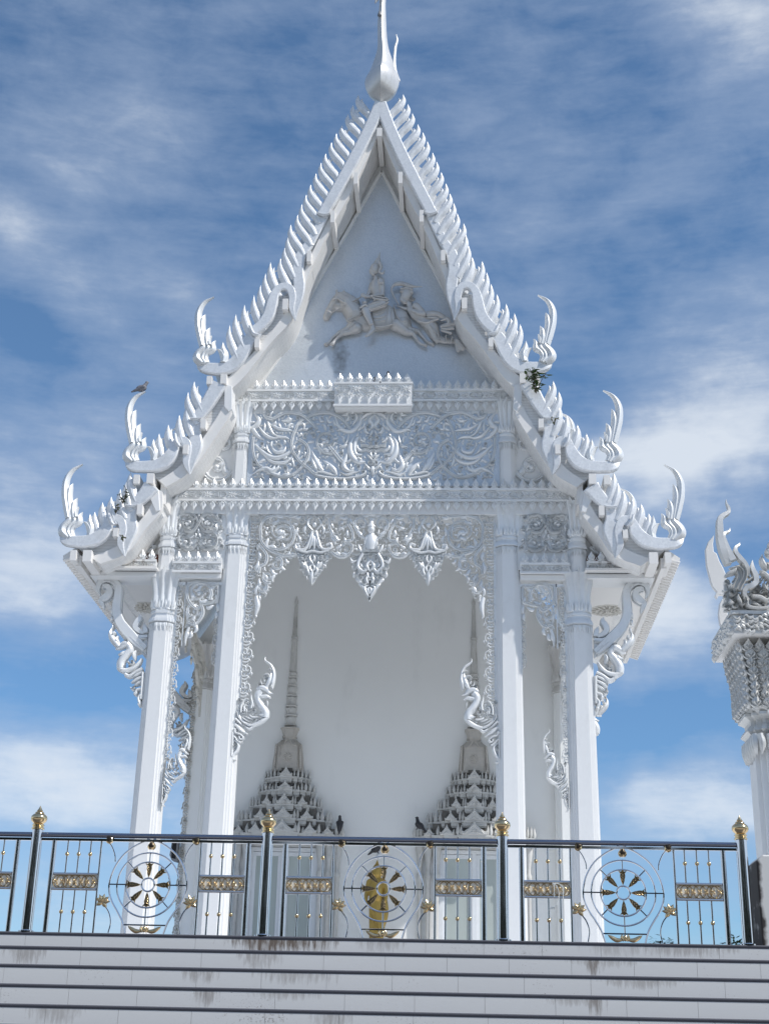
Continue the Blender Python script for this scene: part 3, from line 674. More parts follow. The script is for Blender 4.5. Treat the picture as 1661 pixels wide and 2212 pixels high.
# ---- frieze panel
YP = -.225; pf = D(805, 884, YP)[1]; pb = D(805, 1040, YP)[1]
fz = obj('frieze_panel', MB().box(-2.66, 2.66, YP, .2, pb-.1, pf+.22), 'hatch', tp, (0, YP, pb), sharp=0)
k7 = K(610, 1010, 4.746, YP, axis=(1530, 500))
FR = [('g', [(115, 400), (104, 520), (125, 640), (170, 730), (215, 762)], 15), ('g', [(215, 770), (330, 835), (450, 872), (560, 850), (680, 760), (750, 650), (765, 560), (730, 480), (650, 425)], 17),
 ('g', [(585, 600), (560, 500), (575, 400), (610, 310), (650, 230), (700, 190)], 17), ('g', [(585, 580), (660, 690), (760, 770), (830, 830), (905, 862)], 17),
 ('g', [(865, 300), (790, 220), (700, 150), (600, 115), (500, 110), (400, 150), (330, 182), (260, 160), (205, 95)], [17, 18, 18, 18, 18, 18, 20, 20, 2]),
 ('g', [(740, 170), (820, 130), (920, 110), (1040, 120), (1150, 180), (1230, 260), (1255, 305)], 17), ('s', 985, 445, 158, 50, 1.35, 17), ('g', [(1010, 510), (1090, 610), (1160, 690), (1205, 712)], 22),
 ('r', [(280, 215), (310, 300), (370, 375), (510, 392)], 26, 'tail'), ('r', [(290, 230), (350, 265), (420, 300), (520, 312), (600, 330)], 24, 'leaf'), ('r', [(410, 225), (425, 270), (440, 305)], 18, 'leaf'), ('b', 465, 295, 15), ('k', 330, 260, -60, 80, .6, 16), ('k', 500, 300, -30, 110, -.5, 20),
 ('r', [(320, 425), (400, 400), (500, 405), (560, 440)], 16, 'leaf'), ('r', [(335, 440), (322, 490), (340, 520)], 14, 'leaf'),
 ('r', [(110, 95), (175, 190), (145, 260), (105, 300), (160, 380), (240, 425)], [2, 30, 34, 30, 26, 8]), ('r', [(160, 250), (215, 330), (270, 385), (340, 410), (420, 405)], 22, 'leaf'), ('r', [(245, 215), (245, 300), (215, 360)], 18, 'leaf'), ('r', [(120, 250), (130, 330), (200, 400)], 12, 'leaf'),
 ('r', [(130, 480), (240, 590), (350, 645), (470, 622), (545, 565), (515, 520)], [8, 28, 32, 30, 24, 4]), ('r', [(325, 515), (385, 580), (470, 565), (500, 500)], 26, 'leaf'), ('r', [(215, 590), (330, 690), (450, 705), (550, 655), (585, 570)], 24, 'leaf'), ('r', [(265, 480), (285, 560), (340, 610)], 16, 'leaf'), ('b', 218, 585, 20), ('b', 490, 640, 26), ('s', 490, 640, 45, 0, 1, 11), ('k', 560, 560, -80, 90, .8, 16), ('k', 180, 520, 30, 100, -.6, 18),
 ('r', [(95, 845), (180, 790), (260, 768), (330, 792), (390, 690)], [4, 20, 26, 26, 2]), ('r', [(250, 840), (340, 800), (400, 760), (410, 700)], 22, 'leaf'), ('s', 180, 835, 40, 0, 1, 12), ('s', 480, 765, 42, 90, -1, 12), ('k', 450, 850, -50, 110, .9, 22), ('k', 300, 830, -20, 150, .7, 22), ('k', 620, 820, -70, 140, .5, 18), ('k', 590, 760, -85, 150, -.4, 18), ('s', 120, 700, 34, 0, 1, 11),
 ('s', 660, 520, 34, 90, 1, 11), ('k', 720, 640, -110, 90, .7, 16), ('b', 735, 610, 18), ('k', 640, 640, -95, 110, .4, 15), ('k', 640, 330, -60, 90, .7, 18), ('k', 700, 320, -50, 80, .8, 18), ('k', 640, 400, -70, 80, .6, 16), ('r', [(635, 260), (690, 240), (715, 270), (700, 330)], 18, 'leaf'),
 ('s', 755, 110, 36, 180, 1.1, 12), ('k', 300, 150, -20, 90, -1, 20), ('k', 390, 150, -10, 80, -1.1, 18), ('r', [(440, 200), (520, 210), (580, 170)], 20, 'leaf'), ('k', 470, 190, 20, 110, -.8, 18), ('b', 320, 130, 16), ('b', 385, 125, 14),
 ('r', [(800, 550), (845, 660), (885, 740), (935, 795)], [2, 26, 36, 16]), ('r', [(800, 640), (835, 740), (880, 800)], 22, 'leaf'), ('k', 870, 760, -100, 130, .4, 18), ('r', [(930, 665), (1000, 720), (1060, 780), (1095, 845)], [2, 24, 32, 14]), ('k', 980, 780, -110, 90, .8, 16), ('r', [(850, 850), (980, 878), (1120, 892), (1280, 882), (1400, 852), (1440, 805), (1385, 790)], [14, 18, 18, 18, 18, 14, 6]), ('r', [(1130, 805), (1200, 845), (1290, 822), (1370, 800)], 16, 'leaf'), ('r', [(820, 830), (900, 810), (990, 830), (1080, 850)], 16, 'leaf'), ('b', 915, 750, 18), ('b', 1020, 810, 16), ('s', 1410, 815, 40, 90, -1, 11),
 ('r', [(1230, 540), (1205, 640), (1175, 740), (1230, 795), (1305, 790)], [2, 24, 36, 26, 6]), ('k', 1200, 720, -60, 120, .5, 18), ('k', 1240, 790, -50, 80, .8, 16), ('r', [(1245, 340), (1215, 460), (1130, 545)], 16, 'leaf'), ('k', 1120, 520, -40, 130, .7, 18), ('r', [(1090, 320), (1160, 312), (1240, 330)], 14, 'leaf'),
 ('k', 900, 420, -30, 90, .9, 22), ('k', 900, 480, 10, 90, -.9, 22), ('k', 930, 540, -20, 110, .8, 20), ('b', 985, 570, 26), ('b', 1080, 370, 22), ('k', 1050, 430, -60, 80, .9, 18), ('b', 1010, 330, 20), ('b', 945, 415, 20), ('k', 880, 460, 70, 90, -.8, 16), ('k', 1040, 500, -10, 90, -.8, 16), ('b', 1105, 400, 16),
 ('r', [(1080, 150), (1115, 260), (1200, 325), (1300, 312), (1380, 215), (1365, 115)], [8, 22, 26, 26, 22, 3]), ('r', [(1300, 95), (1335, 170), (1275, 265)], 20, 'leaf'), ('r', [(1385, 190), (1450, 132), (1530, 112)], 20, 'leaf'), ('k', 1200, 230, -90, 110, .8, 22), ('k', 1150, 150, -40, 110, .7, 20), ('k', 870, 150, 20, 120, .8, 20), ('k', 960, 160, 20, 120, .8, 20), ('k', 1050, 190, 40, 100, .7, 18), ('k', 820, 150, 60, 60, .6, 14), ('b', 1180, 200, 18), ('k', 1180, 120, -30, 70, .6, 14), ('k', 1260, 130, -60, 80, .6, 16),
 # guardian mask
 ('b', 1418, 420, 30), ('r', [(1380, 370), (1385, 430), (1440, 460)], 16, 'leaf'), ('b', 1505, 418, 24), ('s', 1505, 415, 34, 180, 1, 9), ('r', [(1430, 255), (1440, 330), (1490, 360)], 22, 'leaf'), ('s', 1470, 280, 36, 0, 1, 10), ('r', [(1530, 130), (1490, 200), (1520, 260), (1470, 330)], 26, 'leaf'), ('r', [(1530, 305), (1500, 370), (1478, 400)], 18, 'leaf'),
 ('r', [(1305, 380), (1258, 480), (1268, 600), (1340, 685), (1440, 688)], [3, 30, 40, 34, 10]), ('r', [(1390, 370), (1335, 420), (1305, 510), (1325, 600), (1400, 600)], [3, 22, 30, 26, 8]), ('r', [(1340, 480), (1350, 540), (1420, 570)], 22, 'leaf'), ('g', [(1380, 505), (1440, 500), (1480, 520), (1530, 512)], 16), ('g', [(1385, 565), (1445, 545), (1490, 568), (1530, 552)], 16), ('r', [(1470, 500), (1470, 540)], 11, 'tail'), ('r', [(1515, 510), (1515, 540)], 9, 'tail'), ('r', [(1450, 600), (1490, 640), (1530, 690)], 14, 'leaf'), ('r', [(1530, 570), (1500, 600), (1530, 650)], 18, 'leaf'), ('s', 1378, 642, 34, 90, 1, 11), ('s', 1490, 697, 34, 0, 1.1, 11), ('r', [(1420, 700), (1480, 770), (1530, 770)], 18, 'leaf'), ('r', [(1528, 750), (1528, 800), (1528, 865)], [16, 16, 1]), ('k', 1330, 400, -90, 70, .6, 16), ('k', 1310, 640, 40, 110, -.7, 18), ('k', 1350, 330, -80, 90, .6, 18), ('k', 1400, 300, -80, 90, .5, 18)]
fr_ = relief(k7, FR, .070); fill(k7, FR, [(100, 95), (1530, 95), (1530, 880), (100, 880)], fr_, .07, 46, 15, 3)
obj('scroll_relief', fr_.both(), 'silver', fz, sharp=50)
# small gable corners left and right of the upper pilasters, and at eave level
def scrolls_tri(s, x0, x1, z0, z1, y):
    mb = MB()
    class Q(K):
        def __init__(q): q.Y = y; q.m = 1.0; q.dx = 0
        def p(q, x, z): return (s*x, z)
    q = Q(); h = z1-z0; w = x1-x0; r = min(w, h)*.33
    relief(q, [('s', x0+r*1.15, z0+r*1.25, r, 200, 1.4, r*.17), ('s', x0+r*.8, z0+r*2.7, r*.45, 90, 1.1, r*.13), ('s', x0+r*2.6, z0+r*.6, r*.5, 0, -1.1, r*.13), ('k', x0+r*.5, z0+r*3.0, 80, r*1.1, .5, r*.25), ('k', x0+r*2.8, z0+r*.5, 10, r*1.2, .5, r*.22),
               ('k', x0+r*2.1, z0+r*1.9, 110, r*.9, .7, r*.22), ('k', x0+r*1.9, z0+r*.4, 40, r*.9, -.7, r*.2), ('k', x0+r*.3, z0+r*.6, 80, r*.9, -.7, r*.2), ('k', x0+r*1.3, z0+r*2.3, 60, r*.9, .7, r*.22), ('k', x0+r*1.1, z0+r*1.2, 100, r*.7, .9, r*.22), ('k', x0+r*.2, z0+r*2.0, 90, r*.8, .6, r*.2)], .06, mb)
    return mb
# ---- gable panel
TA = D(825, 372, .02); TBl = D(523, 842, .02); tbx = abs(TBl[0]); tbz = TBl[1]
ax0_ = TA[0]
flare = [(0, TA[1])]+[(D(px, py, .02)[0]-ax0_, D(px, py, .02)[1]) for px, py in ((748, 508), (670, 643), (619, 749), (555, 845))]
Lh = cr(flare, 30)
out = [(x, z) for x, z in Lh]+[(-x, z) for x, z in reversed(Lh[1:])]
# the wall behind runs past the panel up to the soffit
wide = [(0, TA[1]+.9)]+[(x-.75, z+.5) for x, z in Lh[2:]]; wide = wide+[(-x, z) for x, z in reversed(wide[1:])]
gw = obj('gable_wall', MB().prism(wide, .03, .25), 'weave', tp, (0, .03, tbz), sharp=0)
ty = obj('gable_panel', MB().prism(out, .005, .031), 'hatch', gw, sharp=0)
rim = MB()
for s in (1, -1): rim.blade([(s*x, z) for x, z in Lh], .035, .004, .05, 'f', n=40)
obj('panel_rim', rim, 'white', gw)
# ---- relief on the gable panel: galloping horse with a crowned rider, and an attendant holding on behind
kh = K(780, 620, 4.1525, -.02)
def rl(mb, pts, flat=1.05, d=0.0):
    """chain of (x, y, radius) limbs flattened into relief"""
    b = MB(); Q = [(*kh.p(x, y), r*kh.m) for x, y, r in pts]
    for (x0, z0, r0), (x1, z1, r1) in zip(Q, Q[1:]): b.cone((x0, 0, z0), (x1, 0, z1), r0, r1, 14)
    return mb.merge(b.mapped(lambda x, y, z: (x, -.03-d+y*flat, z)))
def rs(mb, items, d, h=.03): 
    k_ = K(780, 620, 4.1525, -.02); k_.p = lambda x, y: kh.p(x, y); k_.Y = -.03-d; return relief(k_, items, h, mb)
hm = MB()
rl(hm, [(150, 722, 38), (185, 650, 44), (240, 585, 62), (275, 540, 62)]); rl(hm, [(235, 600, 58), (290, 610, 55)]); rl(hm, [(290, 520, 62), (370, 590, 88), (450, 700, 104)]); rl(hm, [(330, 500, 50), (430, 580, 70)])
rl(hm, [(450, 710, 108), (560, 770, 108), (680, 775, 104), (800, 740, 106), (900, 730, 108), (950, 790, 84)], .6)
rl(hm, [(430, 800, 62), (370, 850, 36), (290, 880, 25)]); rl(hm, [(290, 880, 24), (220, 930, 15), (180, 985, 13)]); rl(hm, [(182, 985, 15), (150, 1004, 22), (135, 1004, 14)])
rl(hm, [(470, 850, 56), (400, 890, 30), (325, 905, 23)], d=.06); rl(hm, [(325, 905, 22), (265, 950, 14), (232, 985, 13)], d=.06); rl(hm, [(235, 985, 15), (215, 1015, 22), (196, 1018, 14)], d=.06)
rl(hm, [(940, 800, 84), (1010, 860, 46), (1095, 865, 26)]); rl(hm, [(1095, 862, 25), (1150, 925, 17), (1190, 975, 14)]); rl(hm, [(1190, 975, 15), (1250, 1000, 20), (1258, 1012, 14)])
rl(hm, [(880, 820, 70), (980, 890, 42), (1050, 905, 26)], d=.06); rl(hm, [(1050, 905, 24), (1090, 970, 16), (1125, 1010, 14)], d=.06); rl(hm, [(1125, 1010, 15), (1178, 1024, 20), (1184, 1036, 13)], d=.06)
for i in range(7): a = math.radians(-60+i*-12-20); rl(hm, [(255+i*8, 520, 14), (255+i*8+60*math.cos(a), 510+58*math.sin(a), 5)], d=.07)
rl(hm, [(310, 500, 18), (335, 452, 5)], d=.05)
tr_ = MB()
rs(tr_, [('r', [(150, 690), (185, 700), (210, 715)], 7), ('r', [(215, 580), (270, 565), (330, 600), (350, 605)], [5, 12, 14, 4]), ('r', [(205, 720), (330, 655), (430, 600), (515, 555)], 5), ('r', [(240, 625), (265, 570)], 6), ('r', [(530, 600), (535, 670), (470, 740), (370, 790)], 8), ('r', [(540, 620), (545, 690), (480, 760), (380, 812)], 5), ('e', [(380, 800), (460, 750), (530, 690)], 6, 24, 26), ('r', [(850, 640), (880, 740), (930, 810)], 6), ('r', [(925, 815), (960, 800), (985, 805)], 8, 'leaf'), ('b', 925, 812, 9)], .17, .03)
# saddle cloth with folds
b = MB(); o = kh([(640, 660), (720, 640), (800, 630), (850, 660), (870, 760), (850, 830), (790, 850), (700, 860), (650, 840), (620, 740)]); b.prism(o, -.03-.175, -.1, .02); tr_.merge(b)
rs(tr_, [('r', [(640, 740), (700, 730), (760, 700)], 9, 'leaf'), ('r', [(640, 775), (720, 765), (790, 735)], 9, 'leaf'), ('r', [(650, 810), (720, 800), (790, 780)], 9, 'leaf'), ('r', [(760, 850), (780, 750), (800, 650)], 9, 'leaf'), ('r', [(810, 850), (830, 760), (830, 670)], 9, 'leaf'), ('r', [(660, 858), (740, 858), (850, 830)], 8)], .175, .025)
reliefp = obj('horse_relief', hm, 'figure', ty, (0, 0, kh.p(600, 800)[1]), mods=(.013, 2))
obj('horse_trappings', tr_, 'figure', reliefp, sharp=50)
rm = MB()
rl(rm, [(715, 600, 66), (690, 520, 58), (672, 440, 70), (672, 400, 62)], .7, .10); rl(rm, [(672, 400, 40), (668, 340, 26)], .8, .12); rl(rm, [(650, 268, 50), (660, 240, 52)], .8, .14); rl(rm, [(625, 285, 28), (640, 305, 26)], .8, .15); rl(rm, [(606, 268, 9), (600, 282, 7)], .8, .17); rl(rm, [(612, 305, 8), (620, 308, 7)], .8, .17)
rl(rm, [(720, 385, 36), (730, 460, 30), (732, 530, 25)], .7, .18); rl(rm, [(732, 530, 25), (650, 550, 20), (575, 558, 15)], .7, .2); rl(rm, [(575, 555, 16), (535, 540, 26)], .7, .2); rl(rm, [(625, 400, 30), (600, 480, 22), (560, 540, 16)], .7, .08)
rl(rm, [(735, 625, 58), (640, 660, 52), (565, 690, 42)], .7, .2); rl(rm, [(562, 695, 42), (590, 770, 36), (625, 850, 24)], .7, .22); rl(rm, [(625, 850, 24), (640, 900, 26), (600, 945, 22), (570, 965, 17)], .7, .22)
ro_ = obj('rider_relief', rm, 'figure', ty, (0, 0, kh.p(680, 500)[1]), mods=(.011, 1))
cr_ = MB()
for i, (y, r) in enumerate(((218, 58), (205, 60), (192, 54), (176, 46), (160, 42), (146, 34), (130, 26), (112, 20), (95, 13), (70, 8), (45, 2))):
    pass
x0, z0 = kh.p(668, 226); prf = [(58, 0), (62, 8), (54, 22), (52, 30), (55, 36), (44, 48), (42, 58), (45, 64), (34, 76), (30, 88), (32, 92), (20, 106), (16, 120), (10, 145), (4, 175), (1, 182)]
cr_.lathe([(r*kh.m*.74, z*kh.m) for r, z in prf], (0, 0, 0), 20); cr_ = cr_.mapped(lambda x, y, z: (x0+x+z*.22, -.15+y*.7, z0+z))
rs(cr_, [('r', [(700, 200), (725, 260), (705, 310), (740, 330), (760, 300)], [10, 16, 12, 14, 3]), ('r', [(640, 585), (700, 600), (790, 610)], 12), ('r', [(620, 560), (660, 600), (640, 620)], 12, 'leaf'), ('r', [(690, 430), (745, 430)], 7), ('r', [(500, 690), (560, 655), (590, 680)], 16, 'leaf'), ('r', [(640, 700), (720, 670), (800, 630)], 7), ('r', [(600, 860), (640, 850)], 9), ('b', 560, 630, 20), ('r', [(595, 660), (660, 640), (760, 620)], 7, 'leaf'), ('r', [(620, 560), (700, 575), (780, 590), (800, 612)], 9)], .26, .04)
obj('crown_and_jewels', cr_, 'figure', ro_, sharp=45)
am = MB()
rl(am, [(968, 540, 56), (985, 505, 60)], .8, .10); rl(am, [(938, 572, 26), (962, 590, 28)], .8, .12); rl(am, [(922, 552, 9), (918, 566, 7)], .8, .14); rl(am, [(1000, 590, 30), (1030, 640, 34)], .7, .08)
rl(am, [(1030, 650, 50), (1090, 700, 76), (1160, 770, 58), (1210, 810, 60)], .6, .06); rl(am, [(1080, 640, 38), (1130, 690, 34), (1160, 725, 30)], .7, .16); rl(am, [(1160, 725, 28), (1100, 720, 22), (1040, 690, 18)], .7, .18); rl(am, [(1030, 650, 26), (960, 640, 18), (890, 615, 14)], .7, .05)
rl(am, [(1220, 800, 66), (1260, 860, 62), (1290, 950, 44)], .6, .06); rl(am, [(1290, 955, 42), (1380, 975, 36), (1450, 985, 28)], .6, .06); rl(am, [(1450, 985, 26), (1495, 980, 26), (1515, 1080, 22)], .6, .06); rl(am, [(1495, 985, 26), (1560, 1065, 30)], .6, .09); rl(am, [(1180, 800, 48), (1240, 900, 34), (1290, 970, 30)], .6, .0)
ao_ = obj('attendant_relief', am, 'figure', ty, (0, 0, kh.p(1100, 750)[1]), mods=(.011, 1))
ac = MB()
rs(ac, [('r', [(915, 490), (980, 478), (1050, 500)], 16), ('r', [(918, 466), (985, 452), (1048, 474)], 16), ('s', 1040, 560, 26, 0, 1, 9), ('r', [(900, 620), (850, 530), (828, 460), (860, 415), (930, 405), (1010, 430), (1070, 435), (1145, 436)], [7, 9, 12, 20, 26, 26, 12, 3]), ('r', [(1100, 640), (1130, 660), (1160, 690)], 8), ('r', [(1190, 720), (1260, 715), (1330, 730), (1400, 770)], [34, 36, 30, 14]), ('r', [(1180, 760), (1260, 760), (1330, 760)], 16, 'leaf'), ('r', [(1330, 790), (1400, 770), (1420, 820), (1350, 830)], 24, 'leaf'), ('r', [(1330, 850), (1400, 840), (1480, 820)], [16, 22, 24]), ('r', [(1340, 870), (1400, 875), (1470, 860)], [14, 20, 22]), ('r', [(1340, 890), (1400, 905), (1450, 925)], [12, 16, 18]), ('r', [(1310, 930), (1320, 1000)], 9), ('r', [(1390, 945), (1390, 1010)], 8), ('r', [(1450, 960), (1445, 1020)], 9), ('r', [(1100, 790), (1180, 810), (1250, 790), (1310, 770)], 16), ('r', [(1220, 830), (1270, 900), (1300, 960)], 8, 'leaf')], .13, .05)
obj('sash_and_headcloth', ac, 'figure', ao_, sharp=45)
for s in (-1, 1):
    gs = obj('side_gable_wall', MB().prism([(s*2.6, z2a-.1), (s*4.35, z2a-.1), (s*4.2, z2a+.25), (s*2.9, z2a+2.2), (s*2.6, z2a+2.2)], -.135, .2), 'white', tp, (s*3.3, 0, z2a), sharp=0)
    obj('scroll_relief', scrolls_tri(s, 2.93, 4.0, z2a+.12, z2a+1.3, -.14), 'silver', gs, sharp=50)
    ge = obj('eave_gable_wall', MB().prism([(s*4.1, z3a-.1), (s*5.7, z3a-.1), (s*5.55, z3a+.15), (s*4.35, z3a+1.4), (s*4.1, z3a+1.4)], 0.0, .2), 'white', tp, (s*4.9, 0, z3a), sharp=0)
    obj('scroll_relief', scrolls_tri(s, 4.45, 5.2, z3a+.22, z3a+.95, -.06), 'silver', ge, sharp=50)
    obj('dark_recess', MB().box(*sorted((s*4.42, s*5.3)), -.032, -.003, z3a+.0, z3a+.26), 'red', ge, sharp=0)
# ---- side panels with crossed scrolls
k10 = K(430, 1230, 7.91, -.185, axis=None)
XP = [('s', 300, 620, 200, 200, 1.25, 20), ('s', 740, 620, 200, -20, -1.25, 20), ('s', 290, 990, 170, 250, -1.3, 20), ('s', 760, 990, 170, -70, 1.3, 20),
 ('g', [(540, 640), (500, 560), (470, 500), (380, 450), (280, 480)], 20), ('g', [(550, 640), (590, 560), (620, 500), (710, 450), (800, 480)], 20), ('g', [(545, 650), (470, 760), (400, 800), (260, 780)], 20), ('g', [(548, 650), (620, 760), (700, 800), (830, 780)], 20), ('g', [(520, 1040), (430, 1130), (300, 1150), (180, 1090)], 18), ('g', [(530, 1040), (620, 1130), (750, 1150), (890, 1090)], 18),
 ('k', 180, 560, -120, 150, .5, 26), ('k', 880, 560, -60, 150, -.5, 26), ('k', 160, 780, -100, 170, .5, 28), ('k', 900, 780, -80, 170, -.5, 28), ('k', 250, 640, -30, 130, .8, 26), ('k', 800, 640, -150, 130, -.8, 26), ('k', 330, 560, 80, 130, -.8, 26), ('k', 720, 560, 100, 130, .8, 26), ('k', 540, 850, -90, 150, .0, 30), ('k', 480, 920, -110, 120, .7, 24), ('k', 570, 920, -70, 120, -.7, 24), ('k', 525, 1060, 90, 110, 0, 26),
 ('k', 240, 960, 60, 120, -.8, 24), ('k', 800, 960, 120, 120, .8, 24), ('k', 330, 1040, -40, 110, .8, 22), ('k', 700, 1040, -140, 110, -.8, 22), ('k', 120, 1150, -20, 100, .4, 18), ('k', 940, 1150, -160, 100, -.4, 18), ('k', 545, 520, -90, 100, 0, 22), ('k', 430, 600, -90, 110, .6, 22), ('k', 650, 600, -90, 110, -.6, 22), ('k', 140, 900, 120, 100, .6, 20), ('k', 940, 900, 60, 100, -.6, 20)]
xm = relief(k10, XP, .10, wmul=1.15); fill(k10, XP, [(110, 440), (985, 440), (985, 1165), (110, 1165)], xm, .08, 60, 22, 4)
for s in (-1, 1):
    sp = obj('side_panel', MB().box(*sorted((s*(XI+.2), s*(XO-.1))), -.18, .15, z3a-.1, z2b-.1), 'white', tp, (s*3.5, -.18, z3a), sharp=0)
    obj('scroll_relief', xm if s < 0 else xm.mirror(), 'silver', sp, sharp=50)
